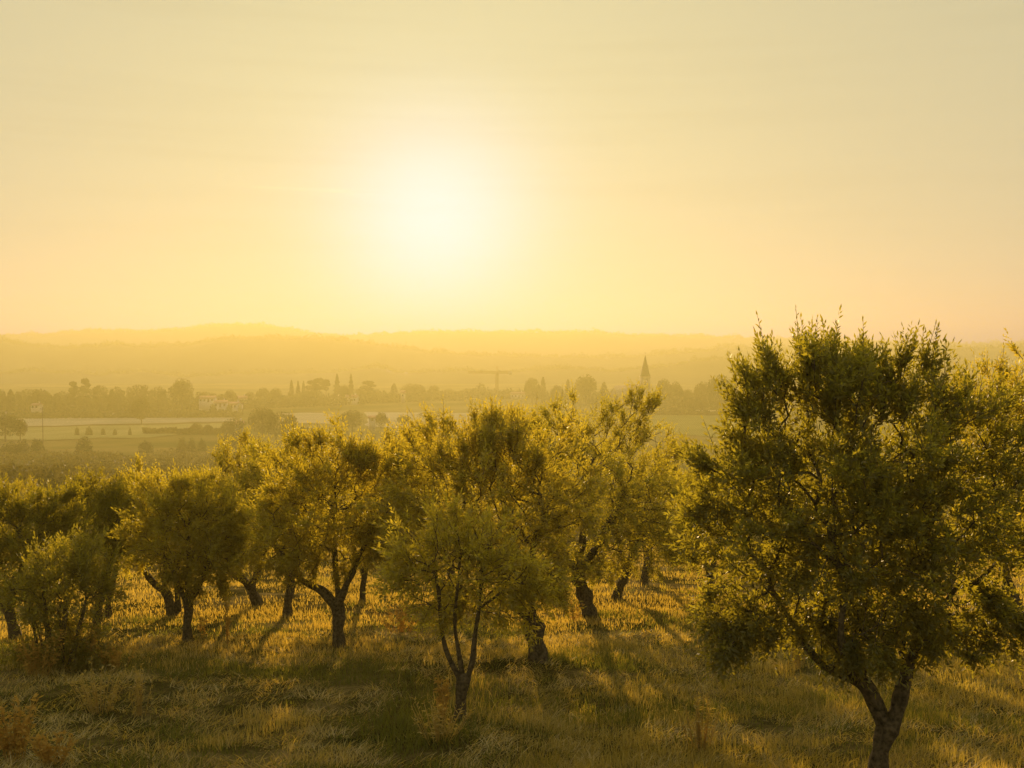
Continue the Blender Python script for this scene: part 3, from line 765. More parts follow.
# ------------------------------------------------------------------ trees of the valley
def far_proto(kind, seed):
    """crown and trunk meshes of one kind of valley tree, 1 unit tall, as (trunk_mesh, crown_mesh)"""
    r = np.random.default_rng(seed)
    c = MB(); t = MB()
    t.tube([[0, 0, -0.03], [0.005, 0, 0.12], [0, 0.004, 0.3], [0, 0, 0.55]], [0.035, 0.026, 0.02, 0.008], 7)
    pts = []
    if kind == 'round':
        lob = [(np.array([0, 0, 0.56]), np.array([0.40, 0.40, 0.40]))]
        for _ in range(9):
            d = unit(r.normal(size=3)); d[2] = abs(d[2]) * 0.8 - 0.25
            lob.append((np.array([0, 0, 0.55]) + d * 0.30, np.array([1, 1, 0.9]) * r.uniform(0.13, 0.22)))
    elif kind == 'dome':
        lob = [(np.array([0, 0, 0.52]), np.array([0.62, 0.5, 0.40]))]
        for _ in range(12):
            a = r.uniform(0, 6.28)
            lob.append((np.array([math.cos(a) * 0.45, math.sin(a) * 0.38, r.uniform(0.35, 0.78)]), np.array([1, 1, 0.8]) * r.uniform(0.12, 0.22)))
    elif kind == 'pine':
        lob = [(np.array([0.0, 0, 0.86]), np.array([0.26, 0.26, 0.09])), (np.array([0.16, 0.05, 0.74]), np.array([0.18, 0.18, 0.07])),
               (np.array([-0.15, -0.04, 0.66]), np.array([0.18, 0.18, 0.08])), (np.array([0.05, 0.1, 0.58]), np.array([0.2, 0.2, 0.07]))]
        for z, sx in ((0.55, 0.16), (0.63, -0.15), (0.72, 0.15), (0.8, -0.1)):
            t.tube([[0, 0, z - 0.1], [sx * 0.5, 0.02, z - 0.02], [sx, 0.03, z]], [0.012, 0.009, 0.005], 5)
        t.tube([[0, 0, 0.5], [0, 0, 0.9]], [0.016, 0.006], 6)
    if kind in ('round', 'dome', 'pine'):
        nq = 2200 if kind != 'pine' else 1100
        vols = np.array([np.prod(q[1]) for q in lob]) ** 0.7; vols /= vols.sum()
        for _ in range(nq):
            cc, rr = lob[r.choice(len(lob), p=vols)]
            pts.append(cc + unit(r.normal(size=3)) * r.uniform() ** (1 / 4.0) * rr)
        sz = 0.055 if kind != 'pine' else 0.045
    elif kind == 'cypress':
        for _ in range(1300):
            z = r.uniform(0.03, 1.0); w_ = 0.085 * math.sin(math.pi * min(1, z * 0.9 + 0.1)) ** 0.7 + 0.006
            a = r.uniform(0, 6.28); q = r.uniform() ** 0.4 * w_
            pts.append(np.array([math.cos(a) * q, math.sin(a) * q, z]))
        sz = 0.032
    elif kind == 'conifer':
        for _ in range(1700):
            z = r.uniform(0.14, 1.0); tier = 0.75 + 0.35 * ((z * 7) % 1.0 < 0.5)
            w_ = 0.26 * (1 - z) ** 0.8 * tier + 0.015
            a = r.uniform(0, 6.28); q = r.uniform() ** 0.5 * w_
            pts.append(np.array([math.cos(a) * q, math.sin(a) * q, z - 0.10 * q]))
        sz = 0.04
        t.tube([[0, 0, 0.4], [0, 0, 0.98]], [0.012, 0.004], 6)
    elif kind == 'bush':
        for _ in range(900):
            d = unit(r.normal(size=3)); d[2] = abs(d[2])
            q = r.uniform() ** (1 / 3.5) * (1 + 0.25 * noise.noise(tuple(d * 2.2 + seed)))
            pts.append(np.array([d[0] * 0.62 * q, d[1] * 0.62 * q, d[2] * 0.95 * q]))
        sz = 0.085
    pts = np.array(pts); n = len(pts)
    d = unit(r.normal(size=(n, 3)))
    L = r.uniform(0.7, 1.5, n) * sz
    leaves(c, pts - d * (L * 0.5)[:, None], d, L, L * 0.8, r.uniform(0, 1, n))
    m = M_NEEDLE if kind in ('pine', 'cypress', 'conifer') else M_FARLEAF
    to = t.build('trunk', M_BARK2); co = c.build('crown', m)
    tm, cm = to.data, co.data
    bpy.data.objects.remove(to); bpy.data.objects.remove(co)
    return tm, cm
PROTO = {}
for kind, cnt in (('round', 4), ('dome', 3), ('pine', 2), ('cypress', 2), ('conifer', 2), ('bush', 4)):
    PROTO[kind] = [far_proto(kind, 100 + 17 * i + len(kind)) for i in range(cnt)]
NAMES = dict(round='broadleaf_tree', dome='broadleaf_tree', pine='pine_tree', cypress='cypress_tree', conifer='conifer_tree', bush='shrub')
def far_tree(kind, u, vtop, D, w_px, label, group, vbase=None):
    p = P(u, vtop, D)
    zb = ground(p[0], D)
    H = p[2] - zb
    root = empty(NAMES[kind], (p[0], D, zb), label, 'shrub' if kind == 'bush' else 'tree', group)
    wid = dict(round=0.86, dome=1.28, pine=0.62, cypress=0.18, conifer=0.50, bush=1.3)[kind]
    sx = w_px * D / F / wid
    root.scale = (sx, sx, H)
    root.rotation_euler = (0, 0, rng.uniform(0, 6.28) if kind != 'pine' else rng.uniform(-0.5, 0.5))
    tm, cm = PROTO[kind][int(rng.integers(len(PROTO[kind])))]
    parts = [('trunk', tm), ('crown', cm)]
    for nm, me in parts:
        o = bpy.data.objects.new(nm, me); COL.objects.link(o); o.parent = root; v = rng.uniform(0.75, 1.1); o.color = (v * rng.uniform(0.95, 1.15), v, v, 1)
    return root
GT = 'trees of the valley tree line'
T = [  # kind, u, top v, distance, width px, label
 ('round', 1, 388, 600, 12, 'dark tree at the very end of the valley tree line'),
 ('cypress', 10.5, 389.5, 600, 9, 'small pointed dark tree near the end of the tree line'),
 ('dome', 27, 386.5, 605, 24, 'flat-topped dark tree standing apart near the end of the tree line'),
 ('round', 42, 387.5, 610, 20, 'rounded dark tree joined to the flat-topped one apart from the line'),
 ('dome', 63, 389, 620, 22, 'low dome beside the gap after the flat-topped dark tree'),
 ('pine', 73, 379.5, 640, 9, 'smaller of two ragged crowns poking above the tree line'),
 ('pine', 85, 376.5, 640, 10, 'taller of two ragged crowns poking above the tree line'),
 ('dome', 83, 384, 625, 26, 'broad dome under the two ragged crowns'),
 ('dome', 101, 382.5, 630, 20, 'dome just past the taller ragged crown'),
 ('dome', 117, 384, 630, 18, 'low dome halfway between the ragged crowns and the highest round crown'),
 ('dome', 137, 382, 635, 22, 'wide dome with a dark round bush before it'),
 ('round', 141, 396, 520, 20, 'dark round tree standing on the hedge line before the wide dome'),
 ('dome', 158, 384, 640, 20, 'flat dome leaning on the highest round crown'),
 ('round', 182, 376.5, 640, 26, 'highest round crown of the tree line near the white houses'),
 ('dome', 206, 390, 650, 26, 'low spreading tree above the white houses'),
 ('round', 230, 388.5, 660, 14, 'little round tree at the end of the white houses'),
 ('round', 250, 391, 690, 12, 'small tree between the white houses and the twin round trees'),
 ('round', 263, 386.5, 700, 15, 'wider of the twin round trees before the cypresses'),
 ('round', 276, 387, 700, 14, 'other of the twin round trees, next to the cypresses'),
 ('cypress', 291.5, 380, 720, 4.6, 'cypress first in the row of three, beside the twin round trees'),
 ('cypress', 298, 381, 720, 4.4, 'middle cypress in the row of three'),
 ('cypress', 303.5, 381, 720, 3.8, 'thinnest cypress, beside the ragged pines'),
 ('pine', 312, 379, 725, 13, 'lowest of the ragged pines after the cypresses'),
 ('pine', 319, 376.5, 725, 13, 'tallest of the ragged pines after the cypresses'),
 ('pine', 326, 378, 730, 9, 'narrow ragged pine next to the bigger conifer'),
 ('conifer', 337, 374, 735, 11, 'bigger of the two pointed conifers'),
 ('conifer', 351, 374, 735, 9, 'slimmer of the two pointed conifers'),
 ('round', 344, 384, 740, 14, 'round tree tucked between the two pointed conifers'),
 ('pine', 368, 379.5, 745, 15, 'spreading pine beside the slimmer conifer'),
 ('dome', 310, 388, 715, 34, 'broad mass of leaves under the ragged pines'),
 ('dome', 368, 387, 745, 26, 'broad low tree under the spreading pine'),
 ('cypress', 394, 383.5, 770, 7, 'blunt cypress beside the big hazy dome'),
 ('dome', 413, 382, 775, 28, 'big hazy dome below the sun'),
 ('round', 434, 384.5, 790, 13, 'round crown touching the big hazy dome'),
 ('round', 449, 388, 800, 12, 'low crown beside the gap before the crane'),
 ('dome', 462, 389.5, 805, 16, 'flat hazy tree one place before the crane'),
 ('dome', 480, 391.5, 820, 18, 'flat hazy tree right at the foot of the crane'),
 ('dome', 508, 391, 820, 20, 'hazy tree just beyond the crane'),
 ('round', 532, 376.5, 740, 17, 'tall hazy crown between the crane and the church'),
 ('cypress', 543, 377, 740, 6, 'pointed tree leaning against the tall hazy crown'),
 ('cypress', 568, 379.5, 725, 6, 'lone spire-shaped tree before the big round crown'),
 ('round', 557, 384, 725, 14, 'low crown beside the lone spire-shaped tree'),
 ('round', 586, 373, 700, 25, 'big round crown nearest the church roof'),
 ('cypress', 604, 382, 690, 8, 'small pointed tree against the church roof'),
 ('round', 664, 377, 675, 17, 'round tree pressed against the church tower'),
 ('round', 676, 380, 680, 14, 'second crown from the church tower, away from the roof'),
 ('round', 688, 388, 685, 12, 'lowest crown in the dip past the church'),
 ('round', 703, 380, 640, 20, 'broad crown past the dip beyond the church'),
 ('dome', 722, 371, 600, 34, 'high crown half hidden by the big forked olive'),
 ('dome', 760, 376, 600, 36, 'valley tree glimpsed through the twigs of the big olive'),
 ('round', 5, 411, 405, 30, 'dark round tree on the near slope at the picture edge'),
 ('round', 20, 417, 410, 15, 'smaller dark tree beside the round one on the near slope'),
 ('bush', 10, 441, 330, 22, 'long low shrub under the dark slope tree'),
 ('bush', 22, 439, 330, 16, 'second shrub under the dark slope tree'),
 ('bush', 37, 437, 330, 15, 'shrub at the outer end of the row under the dark slope tree'),
 ('bush', 84, 436, 335, 18, 'lone yellowish shrub at the brow of the slope'),
 ('bush', 146, 440, 330, 17, 'shrub at the brow between the lone one and the hedge'),
 ('bush', 182, 437, 340, 12, 'first shrub of the row below the field hedge'),
 ('bush', 192, 437.5, 340, 10, 'second shrub of the row below the field hedge'),
 ('bush', 202, 438, 340, 10, 'third shrub of the row below the field hedge'),
 ('bush', 77, 426, 440, 5, 'first little round tree of the meadow row'),
 ('bush', 89, 426, 440, 8, 'widest little tree of the meadow row'),
 ('bush', 103, 427, 440, 5, 'third little tree of the meadow row'),
 ('bush', 115, 428.5, 440, 5, 'faintest little tree of the meadow row'),
 ('bush', 130, 427, 440, 4, 'upright little tree ending the meadow row'),
 ('round', 197, 422, 450, 12, 'bushy tree on the field hedge'),
 ('round', 208, 424, 450, 10, 'smaller tree next to the bushy one on the field hedge'),
 ('dome', 233, 417, 420, 30, 'big dark tree hiding half the lone white house'),
 ('dome', 262, 404, 430, 30, 'dark tree with its crown against the white houses'),
 ('dome', 282, 409, 400, 34, 'heavy dark tree below the bleached strip of field'),
 ('dome', 240, 432, 330, 46, 'wide olive green mass of a tree on the slope'),
 ('dome', 302, 424, 340, 44, 'wide tree on the slope beneath the bleached strip'),
 ('round', 352, 409, 470, 26, 'square dark tree beside the pale field'),
 ('round', 381, 411, 480, 13, 'narrow dark tree in the pale field'),
 ('round', 404, 414, 500, 16, 'hazy tree at the far end of the pale field'),
 ('dome', 430, 411, 560, 30, 'dim hazy tree behind the spiky golden crown'),
 ('dome', 660, 396, 640, 28, 'low tree at the foot of the church tower'),
 ('bush', 213, 402.5, 590, 9, 'shrub against the farmhouse wall, on its downhill corner'),
 ('bush', 229, 403, 592, 8, 'shrub between the farmhouse and the second white house'),
 ('bush', 240, 402.5, 596, 7, 'shrub at the outer corner of the second white house'),
 ('dome', 694, 396, 640, 28, 'low tree between the church and the green field'),
]
for kind, u, v, D, w_, lab in T:
    far_tree(kind, u, v, D, w_, lab, GT)

# continuous hedges and undergrowth that read as one mass
def mass(name, line, n, label, m, hh, deep, sz=0.9, kind='stuff', cat='hedge'):
    """clumps of leaves along a line of pixels (u, v on the ground, distance)"""
    mb = MB()
    us = [q[0] for q in line]; Ds = [q[1] for q in line]
    u = rng.uniform(us[0], us[-1], n)
    D = np.interp(u, us, Ds) + rng.uniform(-deep, deep, n)
    x = (u - 512) / F * D
    gz = np.array([ground(a, b) for a, b in zip(x, D)])
    h = np.array([hh * (0.65 + 0.6 * noise.noise((a * 0.06, 3.0, 1.0)) + 0.35 * noise.noise((a * 0.2, b * 0.05, 5.0))) for a, b in zip(x, D)])
    z = gz + np.clip(h, 0.4, None) * rng.uniform(size=n) ** 0.7
    p = np.stack([x, D, z], 1); d = unit(rng.normal(size=(n, 3)))
    L = rng.uniform(0.7, 1.5, n) * sz
    leaves(mb, p, d, L, L * 0.8, rng.uniform(0, 1, n))
    return tag(mb.build(name, m), label, cat, kind=kind)
mass('far_wood', [(-80, 640), (240, 660), (520, 820), (600, 720), (780, 640), (1500, 660)], 46000, 'low hazy wood filling in under the valley tree line', M_FARLEAF, 8.5, 14, 1.7, cat='wood')
mass('field_hedge', [(-80, 560), (240, 575)], 12000, 'long dark hedge along the upper edge of the stubble field', M_FARLEAF, 4.6, 5, 1.1)
mass('field_hedge', [(143, 452), (225, 448)], 5000, 'short hedge cutting between stubble and meadow', M_FARLEAF, 3.0, 2.5, 0.8)
mass('field_hedge', [(640, 600), (760, 590)], 5000, 'hedge bounding the green field below the church', M_FARLEAF, 4.0, 3, 1.0)
def scrub(n, u0, u1, d0, d1, label, thr, m=M_SCRUB):
    mb = MB(); P_, = [],
    while len(P_) < n:
        D = (d0 ** 0 + 0) and d0 * (d1 / d0) ** rng.uniform(); u = rng.uniform(u0, u1); x = (u - 512) / F * D
        k = noise.noise((x * 0.07, D * 0.035, 61.0)) + 0.5 * noise.noise((x * 0.22, D * 0.12, 63.0))
        if k < thr: continue
        P_.append([x, D, ground(x, D) + rng.uniform() * min(2.4, 0.5 + 3.0 * (k - thr))])
    p = np.array(P_); d = unit(rng.normal(size=(n, 3))); L = rng.uniform(0.3, 0.75, n)
    leaves(mb, p, d, L, L * 0.8, rng.uniform(0, 1, n))
    return tag(mb.build('scrub', m), label, 'scrub', kind='stuff')
scrub(42000, -40, 380, 120, 330, 'brown scrub covering the slope beyond the orchard', -0.05)

# ------------------------------------------------------------------ buildings
def house(u, v, D, wpx, hpx, label, rz=0.0, wall=M_PLASTER, depth=8.0, windows=3, door=True, chimney=True):
    mpx = D / F
    W, H = wpx * mpx, hpx * mpx
    p = P(u, v, D); z = ground(p[0], D)
    z = p[2]
    zb = ground(p[0], D)
    root = empty('house', (p[0], D, z), label, 'house', 'houses in the valley')
    root.rotation_euler = (0, 0, rz)
    eave = H * 0.66
    w = MB(); w.box((0, 0, (eave + zb - z) / 2), (W, depth, eave - (zb - z)))
    w.add([[-W / 2, -depth / 2, eave], [-W / 2, depth / 2, eave], [-W / 2, 0, H * 0.97], [W / 2, -depth / 2, eave], [W / 2, depth / 2, eave], [W / 2, 0, H * 0.97]], None, [[0, 2, 1], [3, 4, 5]])
    w.build('wall', wall, root)
    rf = MB(); o = 0.45; th = 0.18
    for sgn in (-1, 1):
        a = np.array([-W / 2 - o, sgn * (depth / 2 + o), eave - 0.15]); b = np.array([W / 2 + o, sgn * (depth / 2 + o), eave - 0.15])
        c = np.array([W / 2 + o, 0, H]); d = np.array([-W / 2 - o, 0, H]); up = np.array([0, 0, th])
        rf.add([a, b, c, d, a + up, b + up, c + up, d + up], [[0, 1, 2, 3], [7, 6, 5, 4], [0, 4, 5, 1], [1, 5, 6, 2], [3, 2, 6, 7], [0, 3, 7, 4]])
    ro = rf.build('roof', M_TILE, root)
    if chimney:
        c = MB(); c.box((W * 0.25, 0.8, H + 0.2), (0.7, 0.7, 1.6)); c.build('chimney', wall, ro)
    for i in range(windows):
        wx = (-0.5 + (i + 0.5) / windows) * W
        if door and i == windows // 2:
            d_ = MB(); d_.box((wx, -depth / 2 - 0.02, 1.05), (1.0, 0.10, 2.1)); d_.build('door', M_WOOD, root)
            continue
        q = MB(); q.box((wx, -depth / 2 - 0.02, eave * 0.55), (1.0, 0.08, 1.3)); wo = q.build('window', M_WOOD, root)
        q = MB(); q.box((wx, -depth / 2 - 0.07, eave * 0.55), (0.8, 0.04, 1.1)); q.build('pane', M_GLASS, wo)
    return root
house(221, 407, 600, 12, 6.5, 'white farmhouse with a tiled roof under the highest round crown', 0.15)
house(235, 408, 610, 10, 6, 'second white house, next to the farmhouse', -0.2)
house(208, 402, 640, 15, 6, 'long low pale house above the farmhouse', 0.05, chimney=False, windows=4)
house(239, 428, 425, 8, 7, 'lone white house half behind a big dark tree', 0.3, depth=7, windows=2, door=False)
house(37, 408, 585, 7, 4.5, 'small ochre house at the foot of the flat-topped tree', 0.1, wall=M_OCHRE, windows=2, door=False)
house(242, 403, 680, 10, 7, 'pale house between the white houses and the cypresses', 0.2, windows=3)
house(336, 402, 715, 11, 6, 'pale house peeping out below the bigger conifer', 0.1, windows=3)
house(352, 402, 715, 12, 7, 'pale house peeping out below the slimmer conifer', -0.1, windows=3)
house(403, 398, 740, 4, 7.5, 'narrow tall house beside the blunt cypress', 0.0, wall=M_OCHRE, depth=5, windows=1, door=False, chimney=False)
house(470, 402, 790, 14, 6, 'long hazy house before the crane', 0.1, windows=4)
house(518, 398, 800, 14, 6, 'hazy house beyond the crane', -0.1, windows=4)
house(372, 421, 480, 6, 5, 'pale hut beside the narrow dark tree', 0.2, depth=5, windows=1, door=False, chimney=False)

# church
ch = empty('church', P(645, 405, 660), 'church with a pale square tower and pointed spire above the trees', 'church')
zc = ch.location.z; zb = ground(ch.location.x, 660) - zc
mpx = 660 / F
TW = 9.2 * mpx; TH = (405 - 377) * mpx; SH = (377.5 - 355) * mpx
b = MB()
b.box((0, 0, (TH * 0.62 + zb) / 2), (TW, TW, TH * 0.62 - zb))
for sx in (-1, 1):
    for sy in (-1, 1):                                   # belfry: four corner piers and an open arch on each side
        b.box((sx * TW * 0.37, sy * TW * 0.37, TH * 0.80), (TW * 0.26, TW * 0.26, TH * 0.36))
for sx, sy in ((1, 0), (-1, 0), (0, 1), (0, -1)):
    b.box((sx * TW * 0.43, sy * TW * 0.43, TH * 0.935), (TW * (0.14 if sx else 0.48), TW * (0.14 if sy else 0.48), TH * 0.09))
    b.box((sx * TW * 0.43, sy * TW * 0.43, TH * 0.66), (TW * (0.14 if sx else 0.48), TW * (0.14 if sy else 0.48), TH * 0.08))
tower = b.build('tower', M_STONE, ch)
c = MB()
c.box((0, 0, TH * 0.625), (TW * 1.1, TW * 1.1, 0.45)); c.box((0, 0, TH + 0.1), (TW * 1.16, TW * 1.16, 0.5)); c.build('cornice', M_STONE, tower)
s_ = MB(); n8 = 8
a8 = np.linspace(0, 2 * math.pi, n8, endpoint=False) + math.pi / 8
V = [[math.cos(q) * TW * 0.60, math.sin(q) * TW * 0.60, TH + 0.36] for q in a8] + [[math.cos(q) * TW * 0.50, math.sin(q) * TW * 0.50, TH + 0.36 + SH * 0.12] for q in a8] + [[0, 0, TH + SH]]
s_.add(V, [[i, (i + 1) % 8, 8 + (i + 1) % 8, 8 + i] for i in range(8)], [[8 + i, 8 + (i + 1) % 8, 16] for i in range(8)] )
sp = s_.build('spire', M_TIN, ch)
q = MB(); q.box((0, 0, TH + SH + 0.6), (0.16, 0.16, 1.6)); q.box((0, 0, TH + SH + 0.9), (0.8, 0.14, 0.15)); q.build('cross', M_TIN, sp)
q = MB(); q.box((0, 0, TH * 0.80), (TW * 0.34, TW * 0.34, 0.5)); q.tube([[0, 0, TH * 0.86], [0, 0, TH * 0.84], [0, 0, TH * 0.76], [0, 0, TH * 0.73]], [0.2, 0.45, 0.6, 0.85], 12); q.build('bell', M_TIN, tower)
NW, ND, NE, NR = 30 * mpx, 12.0, (405 - 393) * mpx, (405 - 384.5) * mpx
n_ = MB(); nx0 = -TW / 2 - 0.01
n_.box((nx0 - NW / 2, 0.5, (NE + zb) / 2), (NW, ND, NE - zb))
n_.add([[nx0, -ND / 2 + 0.5, NE], [nx0, ND / 2 + 0.5, NE], [nx0, 0.5, NR * 0.98], [nx0 - NW, -ND / 2 + 0.5, NE], [nx0 - NW, ND / 2 + 0.5, NE], [nx0 - NW, 0.5, NR * 0.98 - 3]], None, [[0, 1, 2], [3, 5, 4]])
nave = n_.build('nave', M_STONE, ch)
rf = MB()
for sgn in (-1, 1):
    a = np.array([nx0, 0.5 + sgn * (ND / 2 + 0.5), NE - 0.2]); b_ = np.array([nx0 - NW - 0.4, 0.5 + sgn * (ND / 2 + 0.5), NE - 1.2]); c_ = np.array([nx0 - NW * 0.85, 0.5, NR - 1.0]); d_ = np.array([nx0, 0.5, NR]); up = np.array([0, 0, 0.25])
    rf.add([a, b_, c_, d_, a + up, b_ + up, c_ + up, d_ + up], [[0, 1, 2, 3], [7, 6, 5, 4], [0, 4, 5, 1], [1, 5, 6, 2], [3, 2, 6, 7], [0, 3, 7, 4]])
rf.build('roof', M_STONE, ch)
for i in range(4):
    q = MB(); q.box((nx0 - NW * (0.15 + 0.22 * i), -ND / 2 + 0.47, NE * 0.6), (1.2, 0.12, 3.0)); q.build('window', M_GLASS, nave)

# crane: lattice mast, jib towards the sun, short counter-jib
CD = 900.0; mpx = CD / F
cp = P(497, 395, CD); zb = ground(cp[0], CD)
cr = empty('tower_crane', (cp[0], CD, zb), 'thin tower crane rising out of the hazy trees', 'crane')
jz = P(497, 372.2, CD)[2] - zb; tz = P(497, 366.5, CD)[2] - zb
def lattice(mb, a, b, w, t, cells):
    a, b = np.array(a, float), np.array(b, float)
    d = unit(b - a); r = np.array([0, 1.0, 0]); u_ = np.cross(d, r)
    cs = [r * w / 2 + u_ * w / 2, r * w / 2 - u_ * w / 2, -r * w / 2 - u_ * w / 2, -r * w / 2 + u_ * w / 2]
    for c in cs: mb.tube([a + c, b + c], [t, t], 4)
    for k in range(cells):
        p, q = a + (b - a) * k / cells, a + (b - a) * (k + 1) / cells
        for i in range(4):
            mb.tube([p + cs[i], q + cs[(i + 1) % 4]], [t * 0.6, t * 0.6], 3)
m = MB(); lattice(m, (0, 0, 0), (0, 0, jz), 2.0, 0.36, 18); m.build('mast', M_STEEL, cr)
j = MB(); lattice(j, (-1, 0, jz), (-29 * mpx, 0, jz), 1.4, 0.25, 16); j.build('jib', M_STEEL, cr)
j = MB(); lattice(j, (0, 0, jz), (14 * mpx, 0, jz), 1.5, 0.34, 7); cj = j.build('counter_jib', M_STEEL, cr)
q = MB(); q.box((13.0 * mpx, 0, jz - 0.6), (3.0, 1.8, 3.0)); q.build('counterweight', M_CONC, cj)
q = MB(); lattice(q, (0, 0, jz), (0, 0, tz), 1.1, 0.16, 4); q.tube([[0, 0, tz], [-20 * mpx, 0, jz + 0.7]], [0.07, 0.07], 4); q.tube([[0, 0, tz], [12 * mpx, 0, jz + 0.7]], [0.07, 0.07], 4); q.build('apex', M_STEEL, cr)
q = MB(); q.box((0.3, -1.5, jz - 1.6), (1.6, 1.5, 2.2)); q.build('cab', M_STEEL, cr)

# utility pole on the slope
pp = P(43, 442, 330); zb = ground(pp[0], 330)
H = P(43, 407, 330)[2] - zb
ro = empty('utility_pole', (pp[0], 330, zb), 'thin wooden pole rising over the meadow past the dark slope tree', 'pole')
q = MB(); q.tube([[0, 0, -0.3], [0, 0, H * 0.5], [0, 0, H]], [0.11, 0.10, 0.08], 8); q.build('post', M_WOOD, ro)
q = MB(); q.box((0, 0, H - 0.6), (1.6, 0.12, 0.12)); ca = q.build('crossarm', M_WOOD, ro)
for sx in (-0.65, 0, 0.65):
    q = MB(); q.tube([[sx, 0, H - 0.54], [sx, 0, H - 0.44], [sx, 0, H - 0.34]], [0.04, 0.06, 0.03], 8); q.build('insulator', M_CONC, ca)

# ------------------------------------------------------------------ haze
hz, nt, out = mat('haze_air')
pv = N(nt, 'ShaderNodeVolumePrincipled')
HAZE_D = 0.00108
pv.inputs['Color'].default_value = (0.442, 0.404, 0.136, 1)
pv.inputs['Absorption Color'].default_value = (0, 0, 0.55, 1)
pv.inputs['Density'].default_value = HAZE_D
pv.inputs['Anisotropy'].default_value = 0.45
nt.links.new(pv.outputs[0], out.inputs['Volume'])
h = MB()
bx0, bx1, by0, by1, bz0, bz1 = X0 - 50, X1 + 50, Y0 - 20, Y1 + 50, -42.0, 61.0
h.box(((bx0 + bx1) / 2, (by0 + by1) / 2, (bz0 + bz1) / 2), (bx1 - bx0, by1 - by0, bz1 - bz0))
tag(h.build('haze', hz), 'golden evening haze filling the whole valley', 'haze', kind='stuff')

# ------------------------------------------------------------------ contrail, far outside the haze
m_ct, nt, out = mat('contrail_ice')
tr = N(nt, 'ShaderNodeBsdfTransparent'); tl = N(nt, 'ShaderNodeBsdfTranslucent'); tl.inputs[0].default_value = (0.9, 0.9, 0.9, 1)
ms = N(nt, 'ShaderNodeMixShader'); ms.inputs[0].default_value = 0.017
nt.links.new(tr.outputs[0], ms.inputs[1]); nt.links.new(tl.outputs[0], ms.inputs[2]); nt.links.new(ms.outputs[0], out.inputs[0])
c_ = MB()
cu = np.linspace(238, 378, 24)
c_.tube([P(u, 186 + 0.045 * (u - 238), 3600) for u in cu], [max(0.4, 9.0 * math.sin(math.pi * min(1, (u - 236) / 150)) ** 0.8) for u in cu], 10)
co = c_.build('contrail', m_ct, smooth=True)

tag(co, 'faint white aircraft trail beside the sun', 'contrail')

# ------------------------------------------------------------------ sky and sun
SKY_T = (0.250, 0.235, 0.146)
world = bpy.data.worlds.new('World'); scene.world = world
world.use_nodes = True
nt = world.node_tree; L = nt.links.new
for n in list(nt.nodes): nt.nodes.remove(n)
out = nt.nodes.new('ShaderNodeOutputWorld'); bg = nt.nodes.new('ShaderNodeBackground')
sky = nt.nodes.new('ShaderNodeTexSky'); sky.sky_type = 'NISHITA'; sky.sun_disc = False
sky.sun_elevation = SUN_EL; sky.sun_rotation = SUN_AZ
sky.altitude = 150; sky.air_density = 1.0; sky.dust_density = 1.0; sky.ozone_density = 1.0
SUNV = Vector((math.sin(SUN_AZ) * math.cos(SUN_EL), math.cos(SUN_AZ) * math.cos(SUN_EL), math.sin(SUN_EL)))
tint = N(nt, 'ShaderNodeMix', data_type='RGBA', blend_type='MULTIPLY'); tint.inputs[0].default_value = 1
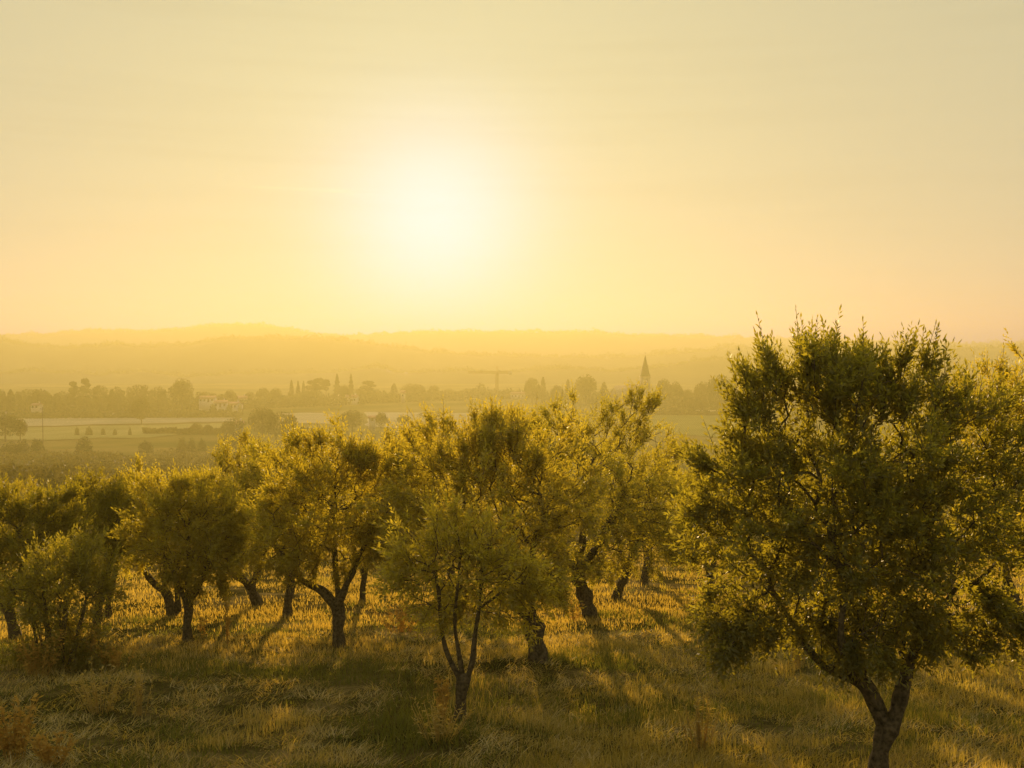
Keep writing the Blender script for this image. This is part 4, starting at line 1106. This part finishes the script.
# evening air evens the sky out: the texture's span of brightness is compressed
gam = N(nt, 'ShaderNodeGamma', Gamma=0.07); L(sky.outputs[0], gam.inputs[0])
tint.clamp_result = False
L(gam.outputs[0], tint.inputs[6]); tint.inputs[7].default_value = (SKY_T[0] / 0.12, SKY_T[1] / 0.12, SKY_T[2] / 0.12, 1)
tc = N(nt, 'ShaderNodeTexCoord')
dot = N(nt, 'ShaderNodeVectorMath', operation='DOT_PRODUCT'); L(tc.outputs['Generated'], dot.inputs[0]); dot.inputs[1].default_value = SUNV
mx0 = N(nt, 'ShaderNodeMath', operation='MAXIMUM'); L(dot.outputs['Value'], mx0.inputs[0]); mx0.inputs[1].default_value = 0
acc = tint.outputs[2]
for pw, amp, col in ((240, 1.8, (0.25, 0.55, 1.0)), (30, 0.50, (0.8, 0.85, 0.35))):
    po = N(nt, 'ShaderNodeMath', operation='POWER'); L(mx0.outputs[0], po.inputs[0]); po.inputs[1].default_value = pw
    sc = N(nt, 'ShaderNodeVectorMath', operation='SCALE'); sc.inputs[0].default_value = [q * amp for q in col]; L(po.outputs[0], sc.inputs['Scale'])
    ad = N(nt, 'ShaderNodeVectorMath', operation='ADD'); L(acc, ad.inputs[0]); L(sc.outputs[0], ad.inputs[1]); acc = ad.outputs[0]
mp = N(nt, 'ShaderNodeMapping'); mp.inputs['Scale'].default_value = (1.6, 1.6, 38.0); L(tc.outputs['Generated'], mp.inputs[0])
cn = N(nt, 'ShaderNodeTexNoise', Scale=1.7, Detail=5.0, Roughness=0.6); L(mp.outputs[0], cn.inputs['Vector'])
cs = N(nt, 'ShaderNodeMapRange'); L(cn.outputs['Fac'], cs.inputs[0])
for i_, v_ in ((1, 0.48), (2, 0.72), (3, 1.0), (4, 0.955)): cs.inputs[i_].default_value = v_
cm = N(nt, 'ShaderNodeVectorMath', operation='SCALE'); L(acc, cm.inputs[0]); L(cs.outputs[0], cm.inputs['Scale']); acc = cm.outputs[0]
L(acc, bg.inputs[0]); bg.inputs[1].default_value = 0.12
L(bg.outputs[0], out.inputs[0])

sl = bpy.data.lights.new('sun', 'SUN'); sl.energy = 5.0; sl.angle = R(0.53); sl.color = (1.0, 0.67, 0.20)
so = bpy.data.objects.new('sun', sl); COL.objects.link(so)
so.rotation_euler = SUNV.to_track_quat('Z', 'Y').to_euler()

# ------------------------------------------------------------------ camera and render settings
cd = bpy.data.cameras.new('camera'); cam = bpy.data.objects.new('camera', cd); COL.objects.link(cam)
cd.sensor_width = 36; cd.lens = F / 1024 * 36; cd.clip_start = 0.1; cd.clip_end = 20000
cam.location = (0, 0, 0); cam.rotation_euler = (math.pi / 2 - PITCH, 0, 0)
scene.camera = cam
vs = scene.view_settings
vs.view_transform = 'Standard'; vs.look = 'None'; vs.gamma = 1; vs.use_curve_mapping = False; vs.exposure = 1.1
scene.render.engine = 'CYCLES'
scene.cycles.max_bounces = 8; scene.cycles.diffuse_bounces = 5; scene.cycles.transmission_bounces = 4
scene.cycles.volume_bounces = 2; scene.cycles.transparent_max_bounces = 16
scene.cycles.use_denoising = True
scene.cycles.sample_clamp_indirect = 6
